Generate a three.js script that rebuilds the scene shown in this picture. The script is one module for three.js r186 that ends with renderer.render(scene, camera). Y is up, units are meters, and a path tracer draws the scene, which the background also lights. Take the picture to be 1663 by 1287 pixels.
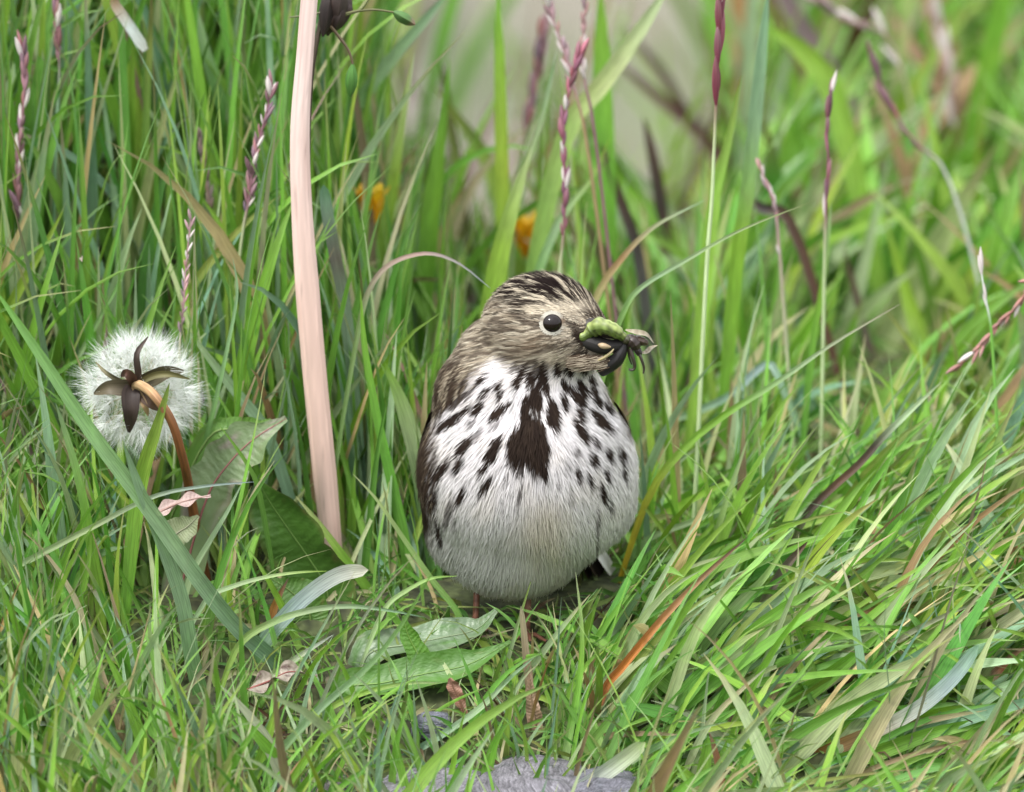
import * as THREE from 'three';
import { mergeGeometries } from 'three/addons/utils/BufferGeometryUtils.js';
import { ImprovedNoise } from 'three/addons/math/ImprovedNoise.js';

// ------------------------------------------------------------------ camera, sky, sun, exposure
const W = 1663, H = 1287, U = 0.165e-3;            // photograph size; metres per pixel at the bird
const PITCH = 12 * Math.PI / 180, DIST = 3.0;
const scene = new THREE.Scene();
const FOV = 2 * Math.atan(H / 2 * U / DIST);
const camera = new THREE.PerspectiveCamera(FOV * 180 / Math.PI, W / H, 0.05, 400);
const aim = new THREE.Vector3((831.5 - 855) * U, (985 - 643.5) * U / Math.cos(PITCH), 0);
camera.position.set(aim.x, aim.y + Math.sin(PITCH) * DIST, Math.cos(PITCH) * DIST);
camera.lookAt(aim);
camera.updateMatrixWorld(true);
camera.focus = DIST - 0.018;
camera.userData.fStop = 13;
scene.add(camera);

{ // an overcast sky: brightest overhead, a soft bright patch where the sun sits behind the cloud
  const w = 256, h = 128, data = new Float32Array(w * h * 4);
  const sd = new THREE.Vector3(-0.45, 1.0, 0.42).normalize(), v = new THREE.Vector3();
  for (let j = 0; j < h; j++) for (let i = 0; i < w; i++) {
    const el = ((j + 0.5) / h - 0.5) * Math.PI, az = ((i + 0.5) / w - 0.5) * 2 * Math.PI;
    v.set(Math.cos(el) * Math.cos(az), Math.sin(el), Math.cos(el) * Math.sin(az));
    const s = Math.max(0, v.y), c = Math.max(0, v.dot(sd));
    let L = (0.74 + 0.36 * s) * (0.92 + 0.12 * Math.sin(az * 3 + 4 * s) * Math.cos(5 * el));
    L += 0.9 * Math.pow(c, 6);
    if (v.y < 0) L = 0.3;
    const k = (j * w + i) * 4;
    data[k] = L * 0.97; data[k + 1] = L * 0.995; data[k + 2] = L * 1.04; data[k + 3] = 1;
  }
  const t = new THREE.DataTexture(data, w, h, THREE.RGBAFormat, THREE.FloatType);
  t.mapping = THREE.EquirectangularReflectionMapping;
  t.magFilter = t.minFilter = THREE.LinearFilter; t.needsUpdate = true;
  scene.background = t; scene.environment = t;
}
const sun = new THREE.DirectionalLight(new THREE.Color(1, 0.96, 0.9), 1.5);
sun.position.set(-0.45 * 3, 3, 0.42 * 3);
sun.castShadow = true; sun.shadow.radius = 22; sun.shadow.mapSize.set(2048, 2048);
Object.assign(sun.shadow.camera, { left: -0.6, right: 0.6, top: 0.6, bottom: -0.6, near: 0.5, far: 8 });
scene.add(sun, sun.target);

const renderer = new THREE.WebGLRenderer({ antialias: true });
renderer.setSize(1024, 792);
renderer.toneMapping = THREE.LinearToneMapping;
renderer.toneMappingExposure = 2.3;
renderer.shadowMap.enabled = true;

// ------------------------------------------------------------------ helpers
let seed = 20240611;
const rnd = () => { seed |= 0; seed = seed + 0x6D2B79F5 | 0; let t = Math.imul(seed ^ seed >>> 15, 1 | seed); t = t + Math.imul(t ^ t >>> 7, 61 | t) ^ t; return ((t ^ t >>> 14) >>> 0) / 4294967296; };
const rr = (a, b) => a + (b - a) * rnd();
const gauss = () => (rnd() + rnd() + rnd() + rnd() - 2) * 1.0;
const pick = a => a[Math.floor(rnd() * a.length)];
const clamp = (x, a = 0, b = 1) => Math.min(b, Math.max(a, x));
const ss = (a, b, x) => { const t = clamp((x - a) / (b - a)); return t * t * (3 - 2 * t); };
const mix = (a, b, t) => a + (b - a) * t;
const mix3 = (a, b, t) => [mix(a[0], b[0], t), mix(a[1], b[1], t), mix(a[2], b[2], t)];
const V = (x, y, z) => new THREE.Vector3(x, y, z);
const N3 = new ImprovedNoise();
const noise = (x, y, z = 0) => N3.noise(x + 17.3, y + 5.1, z + 9.7);
const used = {};
const numbered = n => { used[n] = (used[n] || 0) + 1; return used[n] === 1 ? n : n + '_' + String(used[n] - 1).padStart(3, '0'); };

const cX = V(1, 0, 0), cF = aim.clone().sub(camera.position).normalize(), cU = V(0, 0, 0).crossVectors(cX, cF).negate();
cU.crossVectors(cX, cF).normalize();
if (cU.y < 0) cU.negate();
const TH = Math.tan(FOV / 2);
function ray(px, py) {
  return cF.clone().addScaledVector(cX, (px - W / 2) / (H / 2) * TH).addScaledVector(cU, -(py - H / 2) / (H / 2) * TH);
}
function P(px, py, d) { // the point seen at a pixel of the photograph, d metres behind the bird
  const r = ray(px, py), t = (-d - camera.position.z) / r.z;
  return camera.position.clone().addScaledVector(r, t);
}
function toPx(p) {
  const q = p.clone().sub(camera.position), z = q.dot(cF);
  return [W / 2 + q.dot(cX) / z / TH * H / 2, H / 2 - q.dot(cU) / z / TH * H / 2];
}
// the lie of the land: x across, d behind the bird
function land(x, d) {
  let y = 0;
  if (d < 0) { const e = -d; y -= e < 0.16 ? 0.6 * e : 0.096 + 0.08 * (1 - Math.exp(-(e - 0.16) * 5)); }
  const left = ss(-0.012, -0.075, x);
  const bank = 0.15 * (1 - Math.exp(-Math.max(0, d - 0.03) * 8));
  const right = ss(0.03, 0.09, x);
  const crestC = 0.24, crestR = 0.62;
  const crest = mix(crestC, crestR, right);
  const fall = d > crest ? -0.5 * (1 - Math.exp(-(d - crest) * 0.75)) : 0;
  const flat = fall + 0.012 * ss(0, 0.2, d);
  const bfall = d > 0.5 ? -0.62 * (1 - Math.exp(-(d - 0.5) * 0.8)) : 0;
  y += mix(flat, bank + bfall, left);
  y += 0.0035 * noise(x * 30, d * 30) + 0.0016 * noise(x * 90, d * 90, 3);
  y -= 0.004 * Math.exp(-(x * x + (d + 0.0) ** 2) / 0.0008);
  y += 0.25 * noise(x * 0.12, d * 0.12, 8) * ss(6, 30, Math.hypot(x, d));
  return y;
}
function hit(px, py) { // where a pixel's ray meets the ground
  const r = ray(px, py);
  let last = null;
  for (let d = -0.35; d < 3; d += 0.002) {
    const p = P(px, py, d);
    if (p.y <= land(p.x, d)) return p;
    last = p;
  }
  return last;
}
function mat(o) { return new THREE.MeshPhysicalMaterial(Object.assign({ roughness: 0.7, side: THREE.DoubleSide }, o)); }
function add(o, label, category, group, kind) {
  o.traverse(m => { if (m.isMesh) { m.castShadow = m.receiveShadow = true; } });
  if (!o.name.match(/_\d{3}$/)) o.name = numbered(o.name);
  if (label) o.userData.label = label;
  if (category) o.userData.category = category;
  if (group) o.userData.group = group;
  if (kind) o.userData.kind = kind;
  scene.add(o); return o;
}
function mesh(name, geo, m, parent) { const o = new THREE.Mesh(geo, m); o.name = name; o.castShadow = o.receiveShadow = true; if (parent) parent.add(o); return o; }
function canvasTex(w, h, draw, srgb = true) {
  const d = new Uint8Array(w * h * 4);
  for (let y = 0; y < h; y++) for (let x = 0; x < w; x++) { const c = draw(x / w, y / h, x, y), k = (y * w + x) * 4; d[k] = clamp(c[0]) * 255; d[k + 1] = clamp(c[1]) * 255; d[k + 2] = clamp(c[2]) * 255; d[k + 3] = 255; }
  const t = new THREE.DataTexture(d, w, h); t.wrapS = t.wrapT = THREE.RepeatWrapping; t.magFilter = THREE.LinearFilter; t.minFilter = THREE.LinearMipmapLinearFilter; t.generateMipmaps = true;
  if (srgb) t.colorSpace = THREE.SRGBColorSpace; t.needsUpdate = true; return t;
}
// soft collector of vertices
class Geo {
  constructor() { this.p = []; this.c = []; this.u = []; this.i = []; this.n = []; }
  v(p, c, u, w, n) { this.p.push(p.x, p.y, p.z); this.c.push(c[0], c[1], c[2]); this.u.push(u, w); if (n) this.n.push(n.x, n.y, n.z); return this.p.length / 3 - 1; }
  q(a, b, c, d) { this.i.push(a, b, c, a, c, d); }
  t(a, b, c) { this.i.push(a, b, c); }
  build() {
    const g = new THREE.BufferGeometry();
    g.setAttribute('position', new THREE.Float32BufferAttribute(this.p, 3));
    g.setAttribute('color', new THREE.Float32BufferAttribute(this.c, 3));
    g.setAttribute('uv', new THREE.Float32BufferAttribute(this.u, 2));
    g.setIndex(this.i);
    if (this.n.length) g.setAttribute('normal', new THREE.Float32BufferAttribute(this.n, 3)); else g.computeVertexNormals();
    return g;
  }
}
// a ribbon along points: half width by t, colour by t and side, folded like a grass blade
const tA = V(), tS = V(), tN = V(), tP = V();
function ribbon(G, pts, half, col, face, fold = 0.35, twist = 0, across = 3) {
  const n = pts.length; let prev = null; let run = 0;
  for (let k = 0; k < n; k++) {
    const a = pts[Math.max(0, k - 1)], b = pts[Math.min(n - 1, k + 1)];
    tA.subVectors(b, a).normalize();
    tS.crossVectors(tA, face);
    if (tS.lengthSq() < 1e-8) tS.set(1, 0, 0);
    tS.normalize(); tN.crossVectors(tS, tA).normalize();
    const t = k / (n - 1), ang = typeof twist === 'function' ? twist(t) : twist * t;
    if (ang) { const c = Math.cos(ang), s = Math.sin(ang), S = tS.clone(); tS.multiplyScalar(c).addScaledVector(tN, s); tN.multiplyScalar(c).addScaledVector(S, -s); }
    if (k) run += pts[k].distanceTo(pts[k - 1]);
    const w = half(t), row = [];
    for (let j = 0; j < across; j++) {
      const s = j / (across - 1) * 2 - 1;
      tP.copy(pts[k]).addScaledVector(tS, s * w).addScaledVector(tN, (Math.abs(s) - 0.5) * fold * w);
      row.push(G.v(tP, col(t, s), (s + 1) / 2, run * 25));
    }
    if (prev) for (let j = 0; j < across - 1; j++) G.q(prev[j], prev[j + 1], row[j + 1], row[j]);
    prev = row;
  }
}
function spline(pts, n) { return new THREE.CatmullRomCurve3(pts, false, 'centripetal').getPoints(n); }
// a tapered round stalk along points
function stalk(G, pts, rad, col, sides = 7) {
  const n = pts.length; let prev = null, run = 0;
  let nrm = V(0.2, 0.1, 1);
  for (let k = 0; k < n; k++) {
    tA.subVectors(pts[Math.min(n - 1, k + 1)], pts[Math.max(0, k - 1)]).normalize();
    nrm.addScaledVector(tA, -nrm.dot(tA)).normalize();
    tS.crossVectors(tA, nrm);
    if (k) run += pts[k].distanceTo(pts[k - 1]);
    const t = k / (n - 1), r = rad(t), row = [];
    for (let j = 0; j <= sides; j++) {
      const a = j / sides * 2 * Math.PI;
      tP.copy(pts[k]).addScaledVector(nrm, Math.cos(a) * r).addScaledVector(tS, Math.sin(a) * r);
      row.push(G.v(tP, col(t, a), j / sides, run * 25));
    }
    if (prev) for (let j = 0; j < sides; j++) G.q(prev[j], prev[j + 1], row[j + 1], row[j]);
    prev = row;
  }
}
// a small pod: a pointed spindle from a to b
function pod(G, a, b, r, col, sides = 6, rings = 6, shape = 0.8) {
  const pts = []; for (let k = 0; k <= rings; k++) pts.push(a.clone().lerp(b, k / rings));
  stalk(G, pts, t => r * Math.pow(Math.sin(Math.PI * clamp(t * 0.96 + 0.02)), shape), col, sides);
}

// ------------------------------------------------------------------ materials
const veinTex = canvasTex(128, 128, (u, v) => {
  const s = 0.92 + 0.04 * Math.cos(u * Math.PI * 2 * 7) + 0.09 * noise(u * 34, v * 3, 1) + 0.10 * noise(u * 12, v * 9, 4);
  const e = Math.abs(u - 0.5) < 0.035 ? 0.08 : 0;
  return [s + e, s + e, s + e];
});
const veinBump = canvasTex(128, 16, u => { const s = 0.5 + 0.4 * Math.cos(u * Math.PI * 2 * 7) - (Math.abs(u - 0.5) < 0.04 ? 0.4 : 0); return [s, s, s]; }, false);
const GRASS = mat({ vertexColors: true, map: veinTex, bumpMap: veinBump, bumpScale: 0.00004, roughness: 0.55, specularIntensity: 0.6, transmission: 0.44, thickness: 0 });
const STALK = mat({ vertexColors: true, map: veinTex, roughness: 0.65 });
const DRY = mat({ vertexColors: true, map: veinTex, bumpMap: veinBump, bumpScale: 0.0002, roughness: 0.8, transmission: 0.12, thickness: 0 });

const C = { // base colours, linear
  fresh: [0.235, 0.49, 0.055], lime: [0.35, 0.555, 0.075], deep: [0.10, 0.25, 0.032], mid: [0.165, 0.395, 0.055],
  blue: [0.25, 0.42, 0.25], pale: [0.48, 0.60, 0.31], olive: [0.27, 0.36, 0.08], straw: [0.58, 0.50, 0.27], tan: [0.36, 0.245, 0.13],
  white: [0.60, 0.64, 0.58], grey: [0.16, 0.145, 0.12], dark: [0.05, 0.035, 0.025], orange: [0.48, 0.19, 0.028], rust: [0.30, 0.10, 0.035],
  pink: [0.62, 0.43, 0.37], crimson: [0.17, 0.025, 0.05], purple: [0.24, 0.115, 0.14], mauve: [0.38, 0.23, 0.24], brown: [0.13, 0.065, 0.035], yellow: [0.8, 0.47, 0.02],
};

// ------------------------------------------------------------------ ground, one sheet to the horizon
{
  const nx = 340, nd = 420, G = new Geo();
  const fx = s => Math.sinh(s * 7.2) / Math.sinh(7.2) * 160, fd = s => Math.sinh(s * 7.2) / Math.sinh(7.2) * 160;
  for (let j = 0; j <= nd; j++) for (let i = 0; i <= nx; i++) {
    const x = fx(i / nx * 2 - 1), d = fd(j / nd * 2 - 1);
    const far = ss(0.9, 1.6, d) ;
    const soil = mix3([0.085, 0.066, 0.04], [0.075, 0.12, 0.03], 0.5 + 0.5 * noise(x * 60, d * 60, 2));
    const n = noise(x * 7, d * 2.6, 5), m = noise(x * 13, d * 5, 6);
    let plain = mix3([0.27, 0.235, 0.19], [0.13, 0.155, 0.07], clamp(0.5 + 1.1 * n));
    plain = mix3(plain, [0.13, 0.19, 0.07], clamp(ss(0.1, 0.6, x + 0.25 * m) * 0.6 + 0.5 * m));
    const moss = mix3([0.17, 0.22, 0.075], [0.24, 0.20, 0.12], clamp(0.45 + n + 0.6 * m));
    G.v(V(x, land(x, d), -d), mix3(mix3(soil, moss, ss(0.18, 0.42, d) * ss(-0.02, 0.05, x)), plain, far), x * 8, d * 8);
  }
  for (let j = 0; j < nd; j++) for (let i = 0; i < nx; i++) { const a = j * (nx + 1) + i; G.q(a, a + 1, a + nx + 2, a + nx + 1); }
  const soilTex = canvasTex(256, 256, (u, v) => { const s = 0.8 + 0.35 * noise(u * 24, v * 24, 1) + 0.25 * noise(u * 70, v * 70, 2); return [s, s, s]; });
  add(mesh('ground', G.build(), mat({ vertexColors: true, map: soilTex, bumpMap: soilTex, bumpScale: 0.001, roughness: 0.95 })), 'dark soil and moss sloping under the grass', null, null, 'structure');
}

// ------------------------------------------------------------------ what random grass must leave open to view
const birdOutline = [[676, 760], [680, 700], [720, 610], [775, 520], [840, 446], [885, 436], [935, 445], [985, 505], [1070, 540], [1055, 615], [1000, 610], [1035, 690], [1036, 820], [1010, 880], [1005, 945], [900, 960], [850, 985], [740, 975], [700, 920]];
const dandOutline = [[110, 640], [130, 560], [220, 535], [320, 570], [340, 650], [300, 740], [330, 880], [335, 920], [300, 920], [262, 760], [190, 740]];
const pinkOutline = [[478, -30], [525, -30], [515, 350], [540, 800], [510, 810], [470, 350]];
const stoneOutline = [[610, 1290], [640, 1262], [780, 1262], [830, 1244], [900, 1252], [990, 1275], [1000, 1290]];
const gapOutline = [[625, 0], [800, 0], [850, 0], [815, 120], [800, 200], [640, 250], [600, 120]];
const gap2 = [[1000, 60], [1060, 0], [1150, 0], [1150, 330], [1040, 260], [1000, 230]];
function inside(poly, x, y) { let r = false; for (let i = 0, j = poly.length - 1; i < poly.length; j = i++) { const [a, b] = poly[i], [c, d] = poly[j]; if ((b > y) !== (d > y) && x < (c - a) * (y - b) / (d - b) + a) r = !r; } return r; }
const CW = 6, MX = Math.ceil(W / CW), MY = Math.ceil(H / CW), mask = new Float32Array(MX * MY).fill(-9);
function claim(o) { // note where a placed thing stands, so that the random grass grows around and not in front of it
  const g = o.geometry, p = g.attributes.position, idx = g.index, v = V();
  o.updateWorldMatrix(true, false);
  const S = []; for (let k = 0; k < p.count; k++) { v.fromBufferAttribute(p, k).applyMatrix4(o.matrixWorld); const [x, y] = toPx(v); S.push([x / CW, y / CW, -v.z]); }
  const n = idx ? idx.count : p.count;
  for (let k = 0; k < n; k += 3) {
    const [a, b, c] = [0, 1, 2].map(j => S[idx ? idx.getX(k + j) : k + j]);
    const x0 = Math.max(0, Math.floor(Math.min(a[0], b[0], c[0]))), x1 = Math.min(MX - 1, Math.floor(Math.max(a[0], b[0], c[0]))), y0 = Math.max(0, Math.floor(Math.min(a[1], b[1], c[1]))), y1 = Math.min(MY - 1, Math.floor(Math.max(a[1], b[1], c[1])));
    const d = Math.min(a[2], b[2], c[2]); if (o.name === 'leaf_surface' && rnd() < 0.72) continue;
    if ((x1 - x0) * (y1 - y0) > 400) continue;
    for (let y = y0; y <= y1; y++) for (let x = x0; x <= x1; x++) { const i = y * MX + x; if (mask[i] < d) mask[i] = d; }
  }
}
const DAND_D = 0.004, PINK_D = 0.03;
function blocked(pts, strict) {
  let hits = 0; const tol = rnd() < 0.3 ? 5 : pts[0].distanceTo(pts[pts.length - 1]) < 0.028 ? 2 : 1, jx = gauss() * 34, jy = gauss() * 40;
  for (let k = 2; k < pts.length; k++) {
    const [x, y] = toPx(pts[k]), d = -pts[k].z;
    for (const h of [0, 0.5]) { const X = h && k ? toPx(tP.copy(pts[k]).lerp(pts[k - 1], 0.5)) : [x, y]; const cx = Math.floor(X[0] / CW), cy = Math.floor(X[1] / CW); if (cx >= 0 && cy >= 0 && cx < MX && cy < MY && mask[cy * MX + cx] > d + 0.0005) hits++; }
    if (hits > tol) return true;
    if (d < 0.03 && inside(birdOutline, x, y)) return true;
    if (d < DAND_D + 0.02 && inside(dandOutline, x, y)) return true;
    if (d < PINK_D + 0.005 && inside(pinkOutline, x, y)) return true;
    if (inside(stoneOutline, x, y) && rnd() < 0.8) return true;
    if (d < 1.3 && (inside(gapOutline, x + jx, y + jy) || inside(gap2, x + jx, y + jy)) && rnd() < (strict ? 0.9 : 0.8)) return true;
  }
  return false;
}

// ------------------------------------------------------------------ random grass, each blade its own curve
function blade(G, x, d, o) {
  const y = land(x, d) - 0.002, az = o.az, L = o.len, n = o.segs || 7;
  const pts = []; let p = V(x, y, -d), lean = o.lean;
  const ca = Math.cos(az), sa = Math.sin(az), wob = o.wob || 0, ph = rnd() * 6;
  for (let k = 0; k <= n; k++) {
    pts.push(p.clone());
    lean = o.lean + o.bend * Math.pow((k + 1) / n, 1.6);
    const sl = Math.sin(lean), a2 = wob * Math.sin(ph + k * 0.9);
    p.x += (sl * ca + a2 * -sa) * L / n; p.y += Math.cos(lean) * L / n; p.z += (sl * sa + a2 * ca) * L / n;
    const gy = land(p.x, -p.z) + 0.0012; if (p.y < gy) p.y = gy + rnd() * 0.002;
  }
  if (o.test && blocked(pts, o.strict)) return false;
  const w = o.w / 2, c0 = o.c0, c1 = o.c1, tip = o.tip || c1, tp = o.tp || 0.6;
  const face = V(Math.cos(o.roll), 0.25, Math.sin(o.roll));
  ribbon(G, pts, t => w * (0.55 + 0.45 * ss(0, 0.25, t)) * Math.pow(1 - Math.pow(t, 1.0 / tp), 0.9) + 0.00004, t => t > 0.72 ? mix3(c1, tip, ss(0.72, 0.95, t)) : mix3(c0, c1, ss(0, 0.4, t)), face, o.fold ?? 0.4, o.twist || 0);
  return true;
}
function tint(c, s = 0.22) { const b = 1 + s * gauss(), h = 0.16 * gauss(); return [c[0] * b * (1 + h), c[1] * b, c[2] * b * (1 - h)]; }
function hue(kind) {
  const r = rnd();
  if (kind === 'far') return tint(r < 0.42 ? C.fresh : r < 0.56 ? C.lime : r < 0.72 ? C.mid : r < 0.92 ? C.pale : C.tan);
  if (kind === 'right') return tint(r < 0.36 ? C.fresh : r < 0.45 ? C.lime : r < 0.60 ? C.mid : r < 0.77 ? C.pale : r < 0.84 ? C.blue : r < 0.89 ? C.olive : r < 0.965 ? C.straw : C.tan);
  if (kind === 'bank') return tint(r < 0.24 ? C.mid : r < 0.58 ? C.fresh : r < 0.66 ? C.lime : r < 0.72 ? C.deep : r < 0.81 ? C.blue : r < 0.94 ? C.pale : r < 0.97 ? C.straw : C.mauve);
  return tint(r < 0.36 ? C.fresh : r < 0.48 ? C.lime : r < 0.60 ? C.mid : r < 0.80 ? C.pale : r < 0.88 ? C.blue : r < 0.955 ? C.straw : C.tan);
}
function field(G, count, area, make) {
  for (let k = 0; k < count; k++) {
    const x = rr(area[0], area[1]), d = rr(area[2], area[3]);
    const o = make(x, d); if (!o) continue;
    const c = o.c || hue(o.kind);
    o.c1 = c; o.c0 = o.c0 || mix3(c, rnd() < 0.4 ? C.straw : C.pale, rr(0.15, 0.55));
    const r = rnd(); o.tip = r < 0.15 ? mix3(c, C.straw, 0.8) : r < 0.2 ? mix3(c, C.tan, 0.8) : mix3(c, C.pale, 0.25);
    o.roll = o.roll ?? (Math.PI / 2 + gauss() * 1.3); o.twist = o.twist ?? gauss() * 1.1; o.test = o.test ?? true; o.tp = o.tp || rr(0.45, 0.75);
    blade(G, x, d, o);
  }
}
const clump = (x, d, f = 26) => 0.5 + 0.9 * noise(x * f, d * f, 11);
// ------------------------------------------------------------------ single blades that can be picked out
function path(o) { // pixels from base to tip become points in the place; the base is carried down into the soil
  const px = o.pts, n = px.length;
  let d0 = o.d; if (d0 === undefined) d0 = -hit(px[0][0], px[0][1]).z;
  if (o.d < 0) d0 *= 0.7;
  const d1 = o.dt === undefined ? d0 + (o.lean || 0) : o.dt;
  const out = px.map(([x, y], k) => P(x, y, mix(d0, d1, Math.pow(k / (n - 1), 1.2)) - (o.arch || 0) * Math.sin(Math.PI * k / (n - 1))));
  const g = land(out[0].x, -out[0].z);
  if (!o.loose && out[0].y > g - 0.001) {
    const dir = out[0].clone().sub(out[1]).normalize().multiplyScalar((out[0].y - g) * 0.6);
    const r = V(out[0].x + clamp(dir.x, -0.02, 0.02), 0, out[0].z); r.y = land(r.x, -r.z) - 0.003; out.unshift(r);
  }
  return out;
}
const scaleAt = p => (camera.position.z - p.z) / DIST * U;
function singleBlade(label, c, w, o) {
  const pts = spline(path(o), 22), G = new Geo(), cols = (Array.isArray(c) ? c : [c]).map(k => tint(C[k], 0.05));
  const half = w * 0.5 * scaleAt(pts[10]);
  const face = V(rr(-0.25, 0.25), 0.15, 1);
  const blunt = o.blunt;
  ribbon(G, pts, t => half * (0.6 + 0.4 * ss(0, 0.2, t)) * (blunt ? Math.sqrt(Math.max(0, 1 - Math.pow(t, 14))) : Math.pow(1 - Math.pow(t, o.tp || 2.2), 0.85)) + 0.00006,
    (t, s) => { const q = t * (cols.length - 1), k = Math.min(cols.length - 2, Math.floor(q)); const b = cols.length < 2 ? cols[0] : mix3(cols[k], cols[k + 1], q - k); const m = 1 + 0.12 * noise(t * 9, s * 1.3, w); return [b[0] * m, b[1] * m, b[2] * m]; },
    face, o.fold ?? 0.4, o.twist ?? gauss() * 0.5, 5);
  const m = mesh(o.name || 'grass_strand', G.build(), o.dry ? DRY : GRASS);
  return add(m, label, o.category || 'grass blade', o.group || (o.dry ? null : 'single grass blades'));
}
const B = (label, c, w, pts, o = {}) => singleBlade(label, c, w, Object.assign({ pts }, o));
// around the dandelion clock
B('broad blue-green blade slanting across from the picture edge past the dandelion clock', ['blue', 'blue', 'mid'], 27, [[455, 1085], [385, 1020], [325, 945], [240, 825], [150, 705], [60, 570], [-12, 465]], { lean: -0.01, tp: 5, arch: 0.012 });
B('blue-green blade standing steeply under the dandelion clock', ['mid', 'blue', 'blue'], 26, [[325, 1130], [312, 1075], [296, 980], [262, 880], [225, 790], [200, 720]], { lean: -0.012, tp: 4 });
B('pale thin blade running almost level below the dandelion stem', ['pale', 'pale', 'white'], 11, [[-30, 955], [60, 903], [150, 856], [250, 806], [330, 790], [412, 783]], { d: -0.035, dt: -0.03 });
B('bright green blade rising in front of the white dandelion fluff', ['fresh', 'lime', 'olive'], 26, [[225, 800], [238, 745], [256, 690], [275, 622]], { d: -0.012, dt: -0.022, tp: 3 });
B('light green blade leaning under the blue-green one at the edge', ['lime', 'fresh', 'pale'], 19, [[160, 960], [150, 900], [130, 790], [105, 700], [90, 655]], { d: -0.02, dt: -0.022 });
B('yellow-green blade slanting up at the picture edge above the blue-green blade', ['fresh', 'lime', 'lime'], 20, [[-5, 545], [25, 480], [65, 410], [103, 340]], { d: 0.05 });
B('thin pale blade leaning up past the fluff top', ['pale', 'mid'], 8, [[120, 600], [160, 520], [190, 465], [212, 415]], { d: 0.045 });
B('steel-blue blade behind the dandelion fluff pointing down to the dock leaf', ['blue', 'blue'], 20, [[430, 700], [385, 640], [345, 590], [300, 530]], { d: 0.03, tp: 3 });
B('dark blade bent like a bow over the dock leaf', ['deep', 'mid'], 9, [[420, 800], [410, 770], [385, 730], [355, 690]], { d: 0.0 });
B('pale narrow blade crossing the lower dandelion stem', ['pale', 'pale'], 10, [[310, 935], [340, 880], [370, 830], [393, 785]], { d: -0.012 });
B('slender blade beside the fluff leaning to the pale stem', ['mid', 'pale'], 8, [[330, 740], [350, 650], [370, 560], [385, 470], [378, 420]], { d: 0.02 });
B('dull green blade with a blunt tip rising to the pale stem', ['mid', 'olive', 'olive'], 15, [[300, 490], [350, 415], [400, 362], [450, 320]], { d: 0.06 });
B('wide light green blade slanting up through the bank', ['mid', 'pale', 'fresh'], 30, [[130, 290], [165, 230], [205, 170], [240, 100]], { d: 0.13, tp: 4 });
B('tall broad green blade in the middle of the bank', ['mid', 'fresh', 'fresh'], 32, [[195, 450], [165, 350], [130, 240], [112, 170]], { d: 0.1, tp: 3 });
B('tall mid green blade at the top of the bank', ['fresh', 'mid', 'pale'], 26, [[400, 300], [370, 200], [335, 90], [310, -15]], { d: 0.13, tp: 4 });
B('thick whitish dead blade at the top of the bank', ['white', 'white', 'tan'], 17, [[236, 82], [212, 45], [180, -2]], { d: 0.09, loose: 1, blunt: 1, name: 'dead_grass_strand' , dry: 1 });
B('brown-green stalk blade standing at the top of the bank', ['mid', 'olive', 'brown'], 12, [[238, 160], [242, 90], [245, 20], [246, -20]], { d: 0.1 });
// below the pale stem
B('pale bluish blade with a rounded end bent over at the foot of the pale stem', ['mid', 'white', 'white'], 26, [[425, 1050], [455, 1010], [505, 962], [555, 932], [598, 926]], { d: -0.03, blunt: 1, fold: 0.2, twist: 0 });
B('slim arching blade across the dock leaf', ['pale', 'pale', 'lime'], 8, [[338, 972], [380, 952], [430, 938], [485, 930], [530, 928]], { d: -0.035 });
B('long slim blade arching level below the blunt bluish blade', ['lime', 'pale', 'blue'], 12, [[390, 1045], [440, 1012], [500, 992], [560, 985], [620, 990], [690, 1003]], { d: -0.042 });
B('long thin green blade slanting from the bottom edge up to the bird', ['fresh', 'pale', 'fresh'], 15, [[395, 1285], [450, 1225], [520, 1150], [600, 1080], [655, 1010], [705, 925]], { lean: -0.005 });
B('thick pale blade slanting up beside the blunt bluish blade', ['pale', 'pale', 'white'], 15, [[375, 1145], [425, 1110], [480, 1070], [540, 1032]], { lean: -0.005 });
B('yellowish slim blade arching under the glossy broad leaf', ['pale', 'lime', 'pale'], 11, [[490, 1185], [545, 1145], [610, 1120], [665, 1110], [718, 1109]], { lean: -0.008 });
B('bright lime blade at the bottom edge between straw and dead flower', ['fresh', 'lime', 'lime'], 20, [[400, 1290], [425, 1230], [440, 1180], [455, 1135]], {});
B('bright green broad blade leaning in the turf under the dandelion', ['lime', 'fresh', 'fresh'], 24, [[250, 1270], [225, 1190], [195, 1110], [165, 1050]], {});
B('second bright green blade leaning parallel in the turf', ['fresh', 'fresh', 'pale'], 20, [[205, 1260], [170, 1180], [150, 1090], [135, 1010]], {});
B('lime blade standing upright over the turf below the dandelion', ['fresh', 'lime'], 16, [[105, 1060], [122, 990], [140, 930], [148, 860]], {});
B('straw-coloured dead blade lying flat near the bottom corner', ['straw', 'white', 'tan'], 9, [[-20, 1182], [60, 1176], [120, 1175], [172, 1182]], { d: -0.085, dry: 1, name: 'dead_grass_strand' });
B('tan dead blade crossing a dark gap in the turf', ['tan', 'straw', 'straw'], 9, [[290, 1145], [320, 1100], [345, 1070], [365, 1040]], { d: -0.055, dry: 1, name: 'dead_grass_strand' });
B('orange-red dead leaf tip by the dock leaf', ['rust', 'orange', 'brown'], 15, [[440, 1010], [446, 985], [455, 965], [468, 940]], { d: -0.022, dry: 1, name: 'dead_grass_strand' });
B('green blade crossing in front of the foot of the pale stem', ['mid', 'fresh', 'pale'], 17, [[600, 965], [555, 902], [515, 848], [480, 806]], { d: 0.012 });
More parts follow.
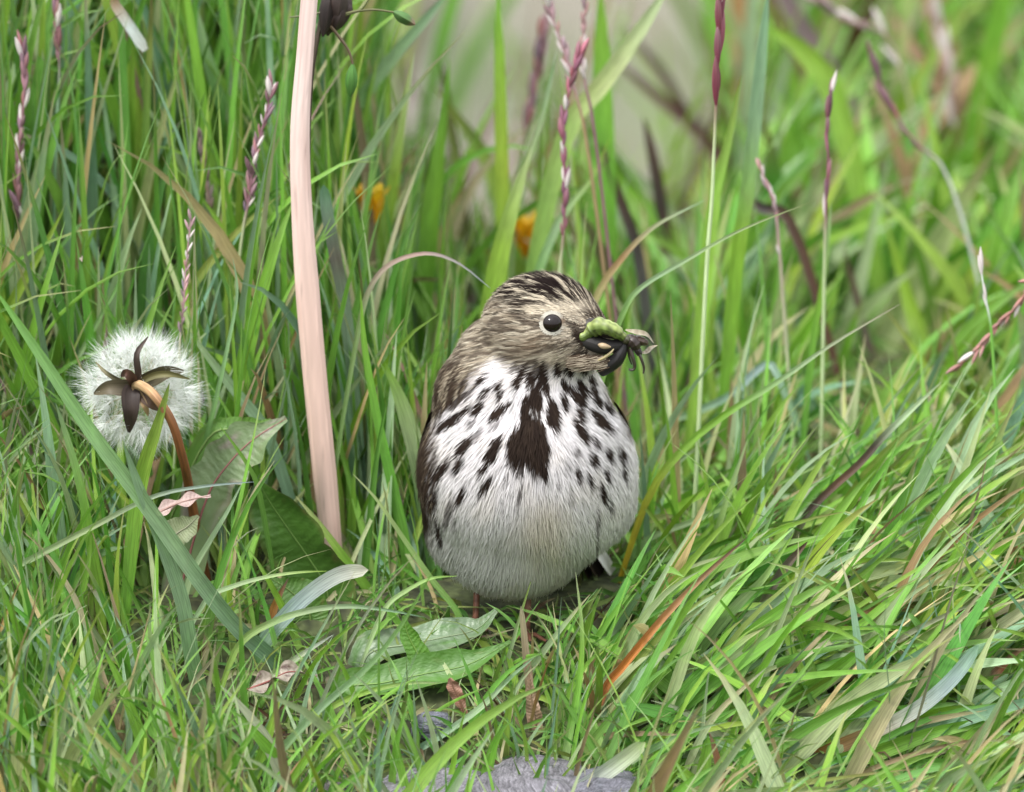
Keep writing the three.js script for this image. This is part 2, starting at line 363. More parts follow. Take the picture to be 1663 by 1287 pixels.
// between the pale stem and the bird
B('slim green blade touching the flank of the bird', ['fresh', 'pale'], 10, [[745, 1000], [700, 940], [655, 875], [610, 810], [573, 770]], { d: -0.012 });
B('thin curved blade along the lower edge of the breast', ['pale', 'lime'], 8, [[628, 985], [660, 960], [700, 940], [742, 936]], { d: -0.03 });
B('broad green blade beside the bird, leaning outwards', ['mid', 'pale', 'fresh'], 34, [[690, 800], [672, 720], [650, 650], [625, 590]], { d: 0.03, tp: 3 });
B('tall green blade close beside the pale stem', ['mid', 'fresh', 'fresh'], 20, [[660, 900], [640, 800], [615, 690], [592, 560], [585, 470]], { d: 0.025 });
B('slim dark blade rising close to the pale stem', ['deep', 'mid'], 14, [[590, 950], [600, 850], [612, 740], [630, 640]], { d: 0.02 });
B('grey-blue stalk blade next to the pale stem', ['blue', 'grey', 'blue'], 20, [[560, 500], [545, 420], [532, 350], [525, 300]], { d: 0.055, blunt: 1 });
// behind the bird, getting softer
B('pinkish dry blade arching over behind the back of the bird', ['mid', 'tan', 'pink', 'white'], 9, [[585, 520], [600, 470], [622, 438], [655, 419], [700, 412], [745, 428], [796, 468]], { d: 0.03, dry: 1, name: 'dead_grass_strand' });
B('broad blurred grey-green blade crossing the pale gap beside the dead flower', ['mid', 'blue', 'blue'], 22, [[575, 175], [620, 115], [670, 55], [730, -15]], { d: 0.16, tp: 5 });
B('broad light green blade slanting high over the head of the bird', ['fresh', 'pale', 'pale'], 30, [[925, 205], [975, 140], [1025, 70], [1085, -20]], { d: 0.15, tp: 6 });
B('broad upright green blade over the head of the bird', ['mid', 'fresh', 'fresh'], 36, [[985, 420], [982, 280], [978, 130], [975, -20]], { d: 0.2, tp: 6 });
B('tall lime blade in the pale gap', ['lime', 'lime', 'fresh'], 22, [[815, 420], [815, 280], [812, 130], [808, -20]], { d: 0.16, tp: 6 });
B('yellow-green pointed blade in the pale gap beside the pale stem', ['lime', 'lime', 'pale'], 24, [[625, 380], [640, 290], [655, 190], [672, 85]], { d: 0.15 });
B('pointed mid green blade in the pale gap', ['fresh', 'fresh', 'mid'], 34, [[695, 400], [705, 310], [718, 210], [730, 95]], { d: 0.17 });
B('olive blade bending in the pale gap', ['lime', 'olive', 'olive'], 24, [[790, 260], [765, 220], [735, 180], [705, 140]], { d: 0.26 });
B('slim blade crossing the others behind the crown of the bird', ['fresh', 'pale', 'pale'], 14, [[800, 440], [835, 320], [880, 190], [905, 80]], { d: 0.13 });
B('wide lime blade close behind the crown of the bird', ['fresh', 'lime', 'pale'], 36, [[800, 480], [815, 400], [840, 310], [862, 240]], { d: 0.1 });
B('green blade curving up behind the crown of the bird', ['fresh', 'pale', 'lime'], 16, [[870, 460], [890, 400], [920, 340], [960, 290], [990, 225]], { d: 0.13 });
B('slim stem-like blade slanting from the crown of the bird', ['pale', 'tan', 'pale'], 12, [[970, 480], [1010, 420], [1060, 370], [1145, 325]], { d: 0.07 });
B('thin light blade with a fine tip slanting up over the beak', ['fresh', 'pale', 'pale'], 9, [[1015, 500], [1040, 468], [1110, 425], [1200, 375], [1318, 328]], { d: 0.03 });
// right of the bird
B('long arching blade with a yellow foot reaching far past the beak', ['yellow', 'lime', 'fresh', 'pale', 'white'], 13, [[1062, 790], [1125, 715], [1180, 672], [1260, 622], [1350, 560], [1462, 494]], { d: 0.03 });
B('pale blade bent sharply like a knee behind the bird', ['pale', 'blue', 'white', 'blue', 'blue'], 12, [[1060, 690], [1120, 673], [1190, 640], [1228, 603], [1252, 592], [1275, 640], [1300, 700], [1320, 765]], { d: 0.12, dt: 0.1, tp: 8 });
B('thin pale blade rising across the meadow below the arching one', ['mid', 'pale', 'fresh', 'pale'], 10, [[1040, 885], [1130, 845], [1200, 812], [1300, 770], [1412, 708]], { d: 0.035 });
B('short thin blade rising in the meadow below the dark stalk', ['fresh', 'pale', 'white'], 9, [[1340, 905], [1400, 860], [1470, 820], [1530, 785]], { d: 0.045 });
B('whitish slim blade under the bent blade', ['pale', 'white'], 10, [[1275, 875], [1290, 830], [1315, 795], [1340, 773]], { d: 0.035 });
B('upright light green blade beside the wing of the bird', ['fresh', 'pale'], 12, [[1160, 890], [1175, 830], [1195, 770], [1215, 712]], { d: 0.03 });
B('broad blurred lime blade slanting up in the meadow', ['lime', 'lime', 'fresh'], 48, [[1420, 620], [1470, 540], [1525, 465], [1580, 390]], { d: 0.3, tp: 3 });
B('upright blurred green blade in the meadow with a grey-blue edge', ['fresh', 'fresh', 'blue'], 34, [[1165, 650], [1185, 560], [1200, 470], [1210, 400]], { d: 0.22, tp: 3 });
B('bluish blurred blade slanting down in the meadow', ['blue', 'blue', 'pale'], 28, [[1310, 540], [1270, 500], [1230, 465], [1205, 450]], { d: 0.25, tp: 4 });
B('tall blue-green blade hanging beside the crimson grass head', ['fresh', 'fresh', 'blue', 'blue'], 24, [[1195, 440], [1215, 300], [1232, 140], [1248, -20]], { d: 0.12, tp: 6 });
B('bright yellow-green blade beside the crimson grass head', ['lime', 'lime', 'olive'], 24, [[1155, 360], [1165, 300], [1185, 220], [1205, 120]], { d: 0.11, tp: 2 });
B('wide blurred green blade arching near the top edge', ['lime', 'lime', 'fresh'], 40, [[1345, 130], [1320, 100], [1290, 70], [1250, 45]], { d: 0.3, tp: 3 });
B('slim green stem-like blade below the purple grass head', ['mid', 'fresh', 'pale'], 12, [[1320, 560], [1335, 470], [1345, 390], [1350, 330]], { d: 0.1 });
// lower right
B('orange and brown dead stalk slanting up beside the tail of the bird', ['rust', 'orange', 'orange', 'tan', 'brown'], 13, [[985, 1115], [1010, 1085], [1040, 1048], [1090, 990], [1150, 930], [1215, 872]], { d: -0.055, dt: -0.045, dry: 1, name: 'dead_straw', category: 'dead stalk', tp: 4, fold: 0.8 });
B('dark grey dead stalk slanting up beyond the orange one', ['pale', 'grey', 'grey', 'brown'], 15, [[1220, 1025], [1250, 960], [1280, 915], [1312, 880]], { d: -0.008, dry: 1, name: 'dead_straw', category: 'dead stalk', fold: 0.8, tp: 5 });
B('long dark dead stalk rising through the meadow', ['olive', 'dark', 'brown', 'dark', 'pale', 'pale'], 12, [[1305, 845], [1350, 795], [1395, 755], [1440, 705], [1475, 672], [1530, 620]], { d: 0.03, dry: 1, name: 'dead_straw', category: 'dead stalk', fold: 0.8, tp: 6 });
B('pale bluish blade with an orange foot curving in the lower corner', ['orange', 'tan', 'white', 'white', 'blue'], 24, [[1310, 1232], [1375, 1208], [1440, 1180], [1500, 1145], [1550, 1100], [1590, 1048]], { lean: -0.004, blunt: 1, fold: 0.3 });
B('broad fresh green blade laid over towards the lower corner', ['pale', 'fresh', 'fresh'], 38, [[1255, 1160], [1310, 1125], [1370, 1080], [1435, 1025]], { tp: 2.5 });
B('broad green blade laid nearly level in the lower corner', ['pale', 'pale', 'fresh', 'lime'], 26, [[1300, 1165], [1370, 1138], [1450, 1130], [1560, 1136]], { tp: 3 });
B('dark green broad blade along the bottom of the corner', ['mid', 'fresh', 'fresh'], 28, [[1350, 1245], [1420, 1225], [1520, 1190], [1670, 1160]], { tp: 4 });
B('grey-green broad blade at the very bottom of the corner', ['pale', 'pale', 'fresh'], 24, [[1200, 1270], [1280, 1255], [1360, 1252], [1440, 1262]], {});
B('deep green blade near the bottom corner leaning flat', ['deep', 'mid', 'fresh'], 26, [[1380, 1270], [1450, 1250], [1540, 1240], [1640, 1262]], {});
B('pale straw blade curving up from the bottom edge', ['straw', 'pale', 'straw', 'pale'], 12, [[1105, 1275], [1130, 1215], [1160, 1165], [1205, 1120], [1245, 1085]], { dry: 1, name: 'dead_grass_strand' });
B('broad pale blade slanting up from the bottom edge by the stone', ['pale', 'white', 'pale'], 27, [[930, 1295], [965, 1268], [1005, 1240], [1048, 1206]], { blunt: 1, d: -0.098 });
B('tall slender green blade standing in front of the tail', ['pale', 'fresh', 'fresh', 'pale'], 13, [[915, 1260], [925, 1190], [940, 1110], [945, 1030], [935, 930]], { lean: 0.01 });
B('thin pale blade standing at the feet of the bird', ['pale', 'pale', 'lime'], 8, [[800, 1145], [822, 1080], [842, 1010], [862, 945]], { d: -0.04 });
B('tan dry stem standing at the feet of the bird', ['tan', 'tan', 'straw'], 15, [[868, 1190], [862, 1130], [855, 1070], [848, 1000], [846, 985]], { d: -0.045, dry: 1, name: 'dead_straw', category: 'dead stalk' });
B('long grey-green blade slanting from the stones up to the tan stem', ['blue', 'pale', 'blue'], 12, [[610, 1255], [700, 1205], [780, 1150], [830, 1100], [868, 1068]], { d: -0.07, dt: -0.05 });
B('thin wavy blade crossing to the picture edge in the meadow', ['pale', 'pale', 'white', 'blue'], 9, [[1340, 1005], [1400, 982], [1500, 972], [1570, 958], [1680, 938]], { d: -0.01 });
B('straight thin light blade slanting in the lower meadow', ['lime', 'pale', 'fresh'], 12, [[1330, 1010], [1400, 960], [1480, 905], [1560, 845], [1600, 800]], { d: 0.0 });
B('pinkish dead blade rising to the picture edge', ['brown', 'mauve', 'pink'], 13, [[1585, 1040], [1620, 1005], [1650, 975], [1680, 945]], { d: -0.012, dry: 1, name: 'dead_grass_strand' });
B('reddish dead blade curled at the lower picture edge', ['white', 'rust', 'tan'], 17, [[1610, 1105], [1625, 1085], [1645, 1065], [1675, 1045]], { d: -0.04, dry: 1, name: 'dead_grass_strand' });
B('rusty torn dead leaf standing at the bottom edge', ['rust', 'rust', 'tan'], 16, [[1172, 1290], [1168, 1250], [1160, 1215], [1152, 1190]], { dry: 1, name: 'dead_grass_strand' });
B('yellow-green broad blade at the bottom beside the rusty leaf', ['lime', 'lime', 'fresh'], 28, [[1140, 1290], [1143, 1250], [1148, 1215], [1150, 1195]], {});
B('light blade slanting from the orange stalk to the meadow', ['fresh', 'pale', 'fresh'], 20, [[1085, 1130], [1140, 1050], [1200, 980], [1240, 940], [1290, 865]], { d: -0.025 });
B('broad mid green blade leaning in front of the orange stalk', ['mid', 'fresh', 'pale'], 28, [[1160, 1185], [1185, 1120], [1220, 1065], [1260, 1010]], {});

// ------------------------------------------------------------------ the tall pale stem, ribbed and slightly twisted
{
  const t = new THREE.Group(); t.name = 'dried_plant';
  const base = P(541, 918, PINK_D); t.position.set(base.x, land(base.x, PINK_D), -PINK_D);
  const pts = spline([[549, 1000], [541, 915], [528, 780], [512, 620], [499, 470], [490, 340], [487, 210], [495, 90], [505, -40]].map(([x, y]) => P(x, y, PINK_D + (y > 920 ? 0.002 : 0)).sub(t.position)), 60);
  const edge = [17, 17, 20, 20, 20, 17.5, 16, 14, 14];
  const hw = k => { const q = k * (edge.length - 1), i = Math.min(edge.length - 2, Math.floor(q)); return mix(edge[i], edge[i + 1], q - i) * U; };
  const G = new Geo(), A = 17; let prev = null;
  for (let k = 0; k < pts.length; k++) {
    const f = k / (pts.length - 1), w = hw(f), row = [];
    tA.subVectors(pts[Math.min(pts.length - 1, k + 1)], pts[Math.max(0, k - 1)]).normalize();
    tS.crossVectors(tA, V(-0.12, 0.1, 1)).normalize(); tN.crossVectors(tS, tA);
    for (let j = 0; j <= A * 2; j++) { // a flattened stalk, ribbed in front, closed behind
      const a = j / (A * 2) * Math.PI * 2, s = Math.cos(a), front = Math.sin(a);
      const rib = 0.05 * Math.sin(s * 16 + 0.5 * noise(s * 4, f * 6)) * (front > 0 ? 1 : 0.4);
      tP.copy(pts[k]).addScaledVector(tS, -s * w).addScaledVector(tN, (front * 0.42 + rib) * w);
      const n = noise(s * 7, f * 7, 3) * 0.10 + noise(s * 16, f * 22, 5) * 0.07;
      const fib = noise(s * 26, f * 3, 8) * 0.16 + 0.14 * ss(0.25, 0.5, noise(s * 11, f * 14, 21)) - 0.25 * ss(0.42, 0.6, noise(s * 14, f * 30, 25));
      const blot = ss(0.15, 0.5, noise(f * 9, s * 1.5, 12)) * 0.16;
      let c = mix3([0.60, 0.42, 0.355], [0.61, 0.47, 0.43], ss(0.35, 0.9, f));
      c = mix3(c, [0.62, 0.46, 0.33], ss(0.14, 0.0, f) * 0.7);
      const m = 1 + n + fib - blot * 0.7;
      row.push(G.v(tP, [c[0] * m, c[1] * m * (1 - blot * 0.25), c[2] * m * (1 - blot * 0.3)], s * 0.5 + 0.5, f * 4));
    }
    if (prev) for (let j = 0; j < A * 2; j++) G.q(prev[j], prev[j + 1], row[j + 1], row[j]);
    prev = row;
  }
  mesh('stalk', G.build(), mat({ vertexColors: true, roughness: 0.62 }), t);
  add(t, 'tall pale pink dried plant stem standing upright between dandelion clock and bird', 'dried stem');
}
// ------------------------------------------------------------------ dried dark flower head behind its top
{
  const d = PINK_D + 0.008, t = new THREE.Group(); t.name = 'dried_flower_head';
  const b = P(528, 900, d); t.position.set(b.x, land(b.x, d), -d);
  const L = (x, y, dd = 0) => P(x, y, d + dd).sub(t.position);
  let G = new Geo(); stalk(G, spline([L(532, 950), L(512, 620), L(500, 300), L(506, 120), L(522, 30)], 30), () => 4.5 * U, () => [0.06, 0.04, 0.025]); mesh('stem', G.build(), STALK, t);
  const dk = () => tint([0.030, 0.016, 0.012], 0.5);
  for (const [x0, y0, x1, y1, w] of [[528, -30, 518, 60, 8], [536, -25, 526, 58, 9], [545, -30, 536, 50, 10], [552, -20, 548, 44, 9], [548, 10, 532, 52, 8], [524, 0, 516, 40, 7], [556, 0, 552, 32, 7], [540, 5, 520, 56, 9]]) {
    G = new Geo(); const c = dk(); pod(G, L(x0 + 10, y0, rr(-0.003, 0.003)), L(x1 + 6, y1, rr(-0.003, 0.003)), w * 1.7 * U, () => c); mesh('seed_capsule', G.build(), STALK, t);
  }
  for (const [pts, w, c] of [[[[535, 40], [552, 62], [566, 82], [573, 104]], 3, [0.13, 0.09, 0.05]], [[[550, 25], [580, 18], [610, 16], [640, 20]], 2.6, [0.1, 0.1, 0.03]], [[[556, 26], [585, 16], [594, 6], [602, -8]], 2.2, [0.1, 0.12, 0.03]], [[[524, 20], [490, 26], [470, 28]], 2, [0.1, 0.11, 0.04]]]) {
    G = new Geo(); stalk(G, spline(pts.map(p => L(...p, -0.002)), 12), s => w * (1 - 0.4 * s) * U, () => c); mesh('twig', G.build(), STALK, t);
  }
  G = new Geo(); pod(G, L(573, 103, -0.002), L(568, 158), 11 * U, () => [0.07, 0.2, 0.03]); mesh('bud', G.build(), STALK, t);
  G = new Geo(); pod(G, L(638, 19, -0.002), L(674, 40), 11 * U, s => mix3([0.06, 0.14, 0.03], [0.35, 0.2, 0.15], ss(0.6, 1, s))); mesh('bud', G.build(), STALK, t);
  add(t, 'dark brown dried flower head with thin twigs beside the top of the pale stem', 'flower head');
}

// ------------------------------------------------------------------ broad leaves
function leaf(name, label, category, c, rib, pts, halfs, o) {
  const t = new THREE.Group(); t.name = name;
  const raw = path(Object.assign({ pts }, o)), sp = spline(raw, 30);
  t.position.copy(sp[0]);
  const G = new Geo(), A = 11; let prev = null; const face = o.face || V(0, 0.5, 1), mid = [];
  const n = sp.length;
  for (let k = 0; k < n; k++) {
    const f = k / (n - 1), q = f * (halfs.length - 1), i = Math.min(halfs.length - 2, Math.floor(q));
    let w = mix(halfs[i], halfs[i + 1], (q - i) * (q - i) * (3 - 2 * (q - i))) * U;
    tA.subVectors(sp[Math.min(n - 1, k + 1)], sp[Math.max(0, k - 1)]).normalize();
    tS.crossVectors(tA, face).normalize(); tN.crossVectors(tS, tA);
    mid.push(sp[k].clone().sub(t.position).addScaledVector(tN, 0.0001));
    const row = [];
    for (let j = 0; j < A; j++) {
      const s = j / (A - 1) * 2 - 1;
      const wave = (o.wave ?? 0.1) * Math.sin(f * 15 + s * 2) * Math.abs(s) + (o.cup ?? 0.25) * s * s;
      const ww = w * (1 + (o.lobe || 0.03) * Math.sin(f * 28) * Math.abs(s) - 0.12 * ss(0.2, 0.5, noise(f * 14, s > 0 ? 3 : 8, 5)) * s * s);
      tP.copy(sp[k]).sub(t.position).addScaledVector(tS, s * ww).addScaledVector(tN, wave * w);
      const m = 1 + 0.18 * noise(f * 8, s * 3, 4) + 0.12 * noise(f * 25, s * 9, 5), e = ss(0.85, 1, Math.abs(s));
      let cc = mix3(c, o.edge || c, e); cc = mix3(cc, [0.2, 0.13, 0.06], 0.55 * ss(0.25, 0.5, noise(f * 16, s * 6, 15)) * ss(0.3, 1, Math.abs(s))); if (o.blot) cc = mix3(cc, o.blot, ss(0.1, 0.35, noise(f * 5, s * 2.2, 7)));
      row.push(G.v(tP, [cc[0] * m, cc[1] * m, cc[2] * m], s * 0.5 + 0.5, f * 3));
    }
    if (prev) for (let j = 0; j < A - 1; j++) G.q(prev[j], prev[j + 1], row[j + 1], row[j]);
    prev = row;
  }
  mesh('leaf_surface', G.build(), mat({ vertexColors: true, roughness: o.rough || 0.5, transmission: 0.2, thickness: 0, bumpMap: leafBump, bumpScale: 0.00012 }), t);
  const R = new Geo(); stalk(R, mid, f => (1 - f * 0.8) * (o.ribw || 2.2) * U, () => rib, 6); mesh('midrib', R.build(), STALK, t);
  add(t, label, category, o.group);
}
const leafBump = canvasTex(128, 128, (u, v) => { const a = Math.abs(u - 0.5) * 2, s = 0.5 + 0.35 * Math.sin((v * 6 - a * 0.9 + 0.3 * noise(u * 5, v * 5, 7)) * Math.PI * 2) * ss(0, 0.2, a) + 0.4 * noise(u * 22, v * 22, 2); return [s, s, s]; }, false);
leaf('dock_leaf', 'broad glossy dark green leaf at the foot of the pale stem', 'leaf', [0.05, 0.125, 0.014], [0.11, 0.20, 0.04], [[530, 955], [500, 905], [465, 855], [438, 815], [418, 780]], [52, 60, 56, 44, 6], { d: 0.008, edge: [0.10, 0.14, 0.03], face: V(-0.5, 0.1, 1) });
leaf('dock_leaf', 'small green leaf pointing out from under the broad glossy leaf', 'leaf', [0.07, 0.16, 0.02], [0.14, 0.22, 0.05], [[500, 990], [470, 960], [440, 940]], [26, 36, 4], { d: -0.008 });
leaf('dandelion_leaf', 'large green lying leaf in front of the bird, curled edge', 'leaf', [0.06, 0.16, 0.012], [0.14, 0.25, 0.05], [[560, 1120], [620, 1110], [690, 1095], [760, 1080], [830, 1042]], [14, 26, 32, 30, 3], { d: -0.045, dt: -0.03, face: V(-0.2, 0.7, 0.7), cup: 0.4, group: null });
leaf('dandelion_leaf', 'greyish shiny leaf showing its pale side in front of the bird', 'leaf', [0.13, 0.195, 0.10], [0.2, 0.26, 0.14], [[600, 1062], [660, 1048], [720, 1036], [775, 1022], [806, 992]], [22, 34, 36, 28, 5], { d: -0.03, dt: -0.018, face: V(0, 0.9, 0.5), rough: 0.4, wave: 0.2, blot: [0.07, 0.16, 0.03] });
leaf('dandelion_leaf', 'upright bright leaf crossing between the two lying leaves', 'leaf', [0.09, 0.22, 0.02], [0.17, 0.3, 0.05], [[700, 1100], [678, 1062], [662, 1030], [655, 1000]], [16, 20, 16, 3], { d: -0.04 });
leaf('dandelion_leaf', 'pale greyish leaf with reddish midrib behind the dandelion stem', 'leaf', [0.145, 0.21, 0.09], [0.32, 0.11, 0.11], [[340, 800], [370, 755], [410, 715], [465, 680]], [30, 44, 40, 5], { d: 0.012, lobe: 0.12, face: V(-0.3, 0.4, 1), blot: [0.24, 0.21, 0.17] });
leaf('dandelion_leaf', 'green leaf lying above the pale greyish leaf', 'leaf', [0.11, 0.24, 0.03], [0.2, 0.3, 0.08], [[345, 705], [380, 697], [415, 694], [440, 682]], [14, 20, 18, 3], { d: 0.02 });
leaf('dead_leaf', 'crumpled pinkish dead leaf lying across the dandelion stem', 'dead leaf', [0.42, 0.30, 0.27], [0.3, 0.18, 0.15], [[248, 838], [280, 822], [310, 812], [342, 806]], [9, 13, 12, 3], { loose: 1, d: -0.018, wave: 0.5, face: V(0, 1, 0.5) });
leaf('dead_leaf', 'pale torn leaf lying under the crumpled pinkish leaf', 'dead leaf', [0.26, 0.30, 0.16], [0.3, 0.3, 0.2], [[262, 890], [285, 868], [305, 855], [322, 838]], [20, 26, 20, 3], { loose: 1, d: -0.006 });
leaf('dead_leaf', 'curled dead leaf with a dark red fold near the bottom', 'dead leaf', [0.30, 0.25, 0.2], [0.2, 0.04, 0.03], [[400, 1122], [440, 1106], [470, 1092], [515, 1100]], [12, 17, 15, 4], { loose: 1, d: -0.058, wave: 0.7, face: V(0, 1, 0.4), blot: [0.07, 0.03, 0.02] });
leaf('dead_leaf', 'small rusty dead leaf standing below the lying leaf', 'dead leaf', [0.30, 0.15, 0.1], [0.2, 0.1, 0.06], [[755, 1160], [745, 1135], [735, 1115], [730, 1102]], [5, 10, 11, 3], { loose: 1, d: -0.06, wave: 0.5 });
leaf('dead_leaf', 'tan papery dead leaf beside the tan dry stem', 'dead leaf', [0.36, 0.24, 0.16], [0.3, 0.2, 0.12], [[872, 1200], [868, 1165], [862, 1130], [860, 1095]], [10, 13, 9, 3], { loose: 1, d: -0.055, wave: 0.4 });

// ------------------------------------------------------------------ stones at the bottom edge
const stoneTex = canvasTex(256, 256, (u, v) => { const s = 0.78 + 0.22 * noise(u * 9, v * 40, 1) + 0.22 * noise(u * 40, v * 60, 2) + 0.12 * noise(u * 110, v * 110, 3); return [s, s * 0.99, s]; });
function stone(label, px, py, d, rx, ry, rz, col, s0) {
  const g = new THREE.IcosahedronGeometry(1, 24), p = g.attributes.position, c = [], uv = [];
  for (let k = 0; k < p.count; k++) {
    const v = V(p.getX(k), p.getY(k), p.getZ(k));
    const r = 1 + 0.16 * noise(v.x * 1.6 + s0, v.y * 1.6, v.z * 1.6) + 0.05 * noise(v.x * 6, v.y * 14 + s0, v.z * 6) + 0.008 * noise(v.x * 18, v.y * 30, v.z * 18 + s0);
    const q = 1 / Math.pow(Math.abs(v.x) ** 2.6 + Math.abs(v.y) ** 2.6 + Math.abs(v.z) ** 2.6, 1 / 2.6);
    v.multiplyScalar(r * q); p.setXYZ(k, v.x * rx, v.y * ry, v.z * rz);
    const m = 1 + 0.35 * noise(v.x * 3, v.y * 9 + s0, v.z * 3) + 0.2 * noise(v.x * 12, v.y * 20, v.z * 12);
    c.push(col[0] * m, col[1] * m, col[2] * m); uv.push(v.x * 0.7 + v.z * 0.4, v.y * 0.5 + v.z * 0.6);
  }
  g.setAttribute('color', new THREE.Float32BufferAttribute(c, 3)); g.setAttribute('uv', new THREE.Float32BufferAttribute(uv, 2)); g.computeVertexNormals();
  const m = mesh('stone', g, mat({ vertexColors: true, map: stoneTex, bumpMap: stoneTex, bumpScale: 0.00025, roughness: 0.85 }));
  m.position.copy(P(px, py, d * 0.7)); m.rotation.set(0.1, s0, 0.08 * (s0 % 3 - 1)); add(m, label, 'stone', 'grey stones at the bottom edge');
}
stone('rounded violet-grey stone at the bottom edge below the bird', 872, 1303, -0.086, 0.0185, 0.0098, 0.016, [0.235, 0.225, 0.25], 1.3);
stone('flatter grey stone beside the rounded violet-grey stone', 700, 1303, -0.088, 0.019, 0.0078, 0.014, [0.25, 0.24, 0.265], 4.1);
stone('dark streaked stone half covered by grass blades', 505, 1306, -0.086, 0.018, 0.0062, 0.013, [0.15, 0.135, 0.14], 7.7);
stone('small bluish pebble in the hollow under the lying leaf', 700, 1180, -0.06, 0.005, 0.0034, 0.005, [0.22, 0.23, 0.28], 9.2);
stone('pale stone edge showing at the right of the rounded stone', 985, 1296, -0.094, 0.010, 0.0065, 0.009, [0.20, 0.20, 0.235], 12.4);

// ------------------------------------------------------------------ grass flower heads
function seedHead(label, d, stem, from, n, size, c, o = {}) { n = Math.round(n * ((o.spread || 1) < 0.13 ? 0.6 : 1.3)); if ((o.spread || 1) < 0.13) size *= 1.5;
  const t = new THREE.Group(); t.name = 'grass_flower_head';
  const raw = path({ pts: stem, d, lean: o.lean || 0 }), sp = spline(raw, 40); t.position.copy(sp[0]);
  const loc = sp.map(p => p.clone().sub(t.position)), sc = scaleAt(sp[20]);
  let G = new Geo(); const sw = (o.sw || 3.2) * sc, sc0 = o.sc || C.pale;
  stalk(G, loc, f => sw * (1 - 0.55 * f), f => mix3(sc0, c, ss(from - 0.2, from + 0.1, f)), 6); mesh('stem', G.build(), STALK, t);
  for (let k = 0; k < n; k++) {
    const f = Math.min(0.985, from + (1 - from) * (k + rr(-0.6, 0.6) * (k ? 1 : 0)) / Math.max(1, n - 1) * 0.985), i = Math.min(39, Math.floor(f * 40));
    const p = loc[i].clone().lerp(loc[i + 1], f * 40 - i), dir = loc[i + 1].clone().sub(loc[i]).normalize();
    const side = (k % 2 ? 1 : -1) * rr(0.4, 1.1), q = dir.clone().addScaledVector(V(1, 0, 0), side * (o.spread || 0.22)).addScaledVector(V(0, 0, 1), rr(-0.25, 0.3)).normalize();
    const L = size * sc * rr(0.55, 1.1), cc = rnd() < (o.pale || 0.14) ? [0.62, 0.55, 0.53] : tint(c, 0.35);
    const tipc = mix3(cc, [0.5, 0.4, 0.38], rr(0, 0.4));
    G = new Geo(); pod(G, p, p.clone().addScaledVector(q, L), L * ((o.spread || 1) < 0.13 ? rr(0.07, 0.1) : rr(0.09, 0.15)), s => mix3(cc, tipc, s * s), 6, 5);
    mesh('spikelet', G.build(), STALK, t);
  }
  add(t, label, 'grass flower', 'purplish grass flower heads');
}
seedHead('mauve grass flower head near the picture edge at the top of the bank', 0.075, [[82, 480], [60, 400], [32, 340], [30, 250], [40, 140], [36, 80]], 0.42, 22, 46, C.purple, { sw: 4 });
seedHead('small mauve grass flower head cut by the top edge over the bank', 0.09, [[88, 300], [92, 200], [96, 110], [92, 40], [90, -15]], 0.62, 12, 40, C.purple, { sc: C.blue });
seedHead('reddish spiky grass flower head beside the pale stem', 0.06, [[395, 370], [405, 320], [412, 260], [428, 200], [443, 138]], 0.28, 22, 34, C.purple, { spread: 0.4, pale: 0.25 });
seedHead('slim pinkish grass flower head above the dandelion clock', 0.03, [[292, 560], [298, 490], [302, 430], [310, 355]], 0.3, 16, 22, C.mauve, { spread: 0.5, pale: 0.3, sw: 2.5 });
seedHead('faded brown grass flower head in the middle of the bank', 0.09, [[345, 380], [340, 320], [332, 270], [322, 222]], 0.35, 14, 30, [0.2, 0.14, 0.12], { pale: 0.1 });
seedHead('blurred mauve grass flower head in the upper bank', 0.2, [[410, 160], [408, 100], [404, 40], [402, -10]], 0.4, 14, 52, C.purple);
seedHead('second blurred mauve grass flower head in the upper bank', 0.22, [[372, 200], [366, 120], [360, 40], [350, -20]], 0.5, 12, 46, C.purple);
seedHead('wine-red grass flower head hanging straight above the bird', 0.09, [[908, 450], [914, 390], [918, 300], [915, 220], [925, 140], [940, 90]], 0.34, 20, 40, [0.25, 0.08, 0.12], { sw: 3 });
seedHead('pinkish branching grass flower head at the top above the bird', 0.12, [[950, 215], [935, 150], [915, 80], [890, 10], [875, -30]], 0.4, 16, 40, C.mauve, { pale: 0.35, spread: 0.35, sc: C.tan });
seedHead('pale pink grass flower head leaning at the top above the bird', 0.12, [[962, 190], [950, 130], [948, 60], [952, -10]], 0.5, 10, 38, C.mauve, { pale: 0.4, sc: C.purple });
seedHead('blurred dusky red grass flower head beside the upright broad blade', 0.24, [[840, 330], [855, 220], [870, 120], [882, 40]], 0.5, 14, 50, C.purple, { pale: 0.05 });
seedHead('dark crimson grass flower head at the top beside the blue-green blade', 0.05, [[1150, 400], [1156, 330], [1160, 240], [1164, 150], [1168, 60], [1172, -20]], 0.62, 15, 58, C.crimson, { pale: 0.12, spread: 0.08, sc: C.pale, sw: 4 });
seedHead('slim purple grass flower head standing alone in the meadow', 0.1, [[1340, 400], [1342, 330], [1345, 260], [1344, 200], [1350, 150]], 0.3, 16, 40, [0.2, 0.07, 0.1], { pale: 0.14, spread: 0.1 });
seedHead('purple grass flower head leaning over in the meadow', 0.22, [[1530, 270], [1490, 235], [1460, 195], [1437, 150], [1420, 108]], 0.3, 16, 46, [0.22, 0.08, 0.11], { pale: 0.12, spread: 0.12, sc: C.white });
seedHead('small pinkish grass flower head under the blue-green blade', 0.11, [[1262, 360], [1258, 330], [1245, 300], [1235, 272]], 0.2, 9, 28, C.mauve, { pale: 0.3 });
seedHead('reddish grass flower head drooping in from the picture edge', 0.06, [[1690, 455], [1650, 500], [1620, 530], [1590, 565], [1560, 592]], 0.2, 18, 34, [0.3, 0.13, 0.11], { spread: 0.35, pale: 0.15, sc: C.rust });
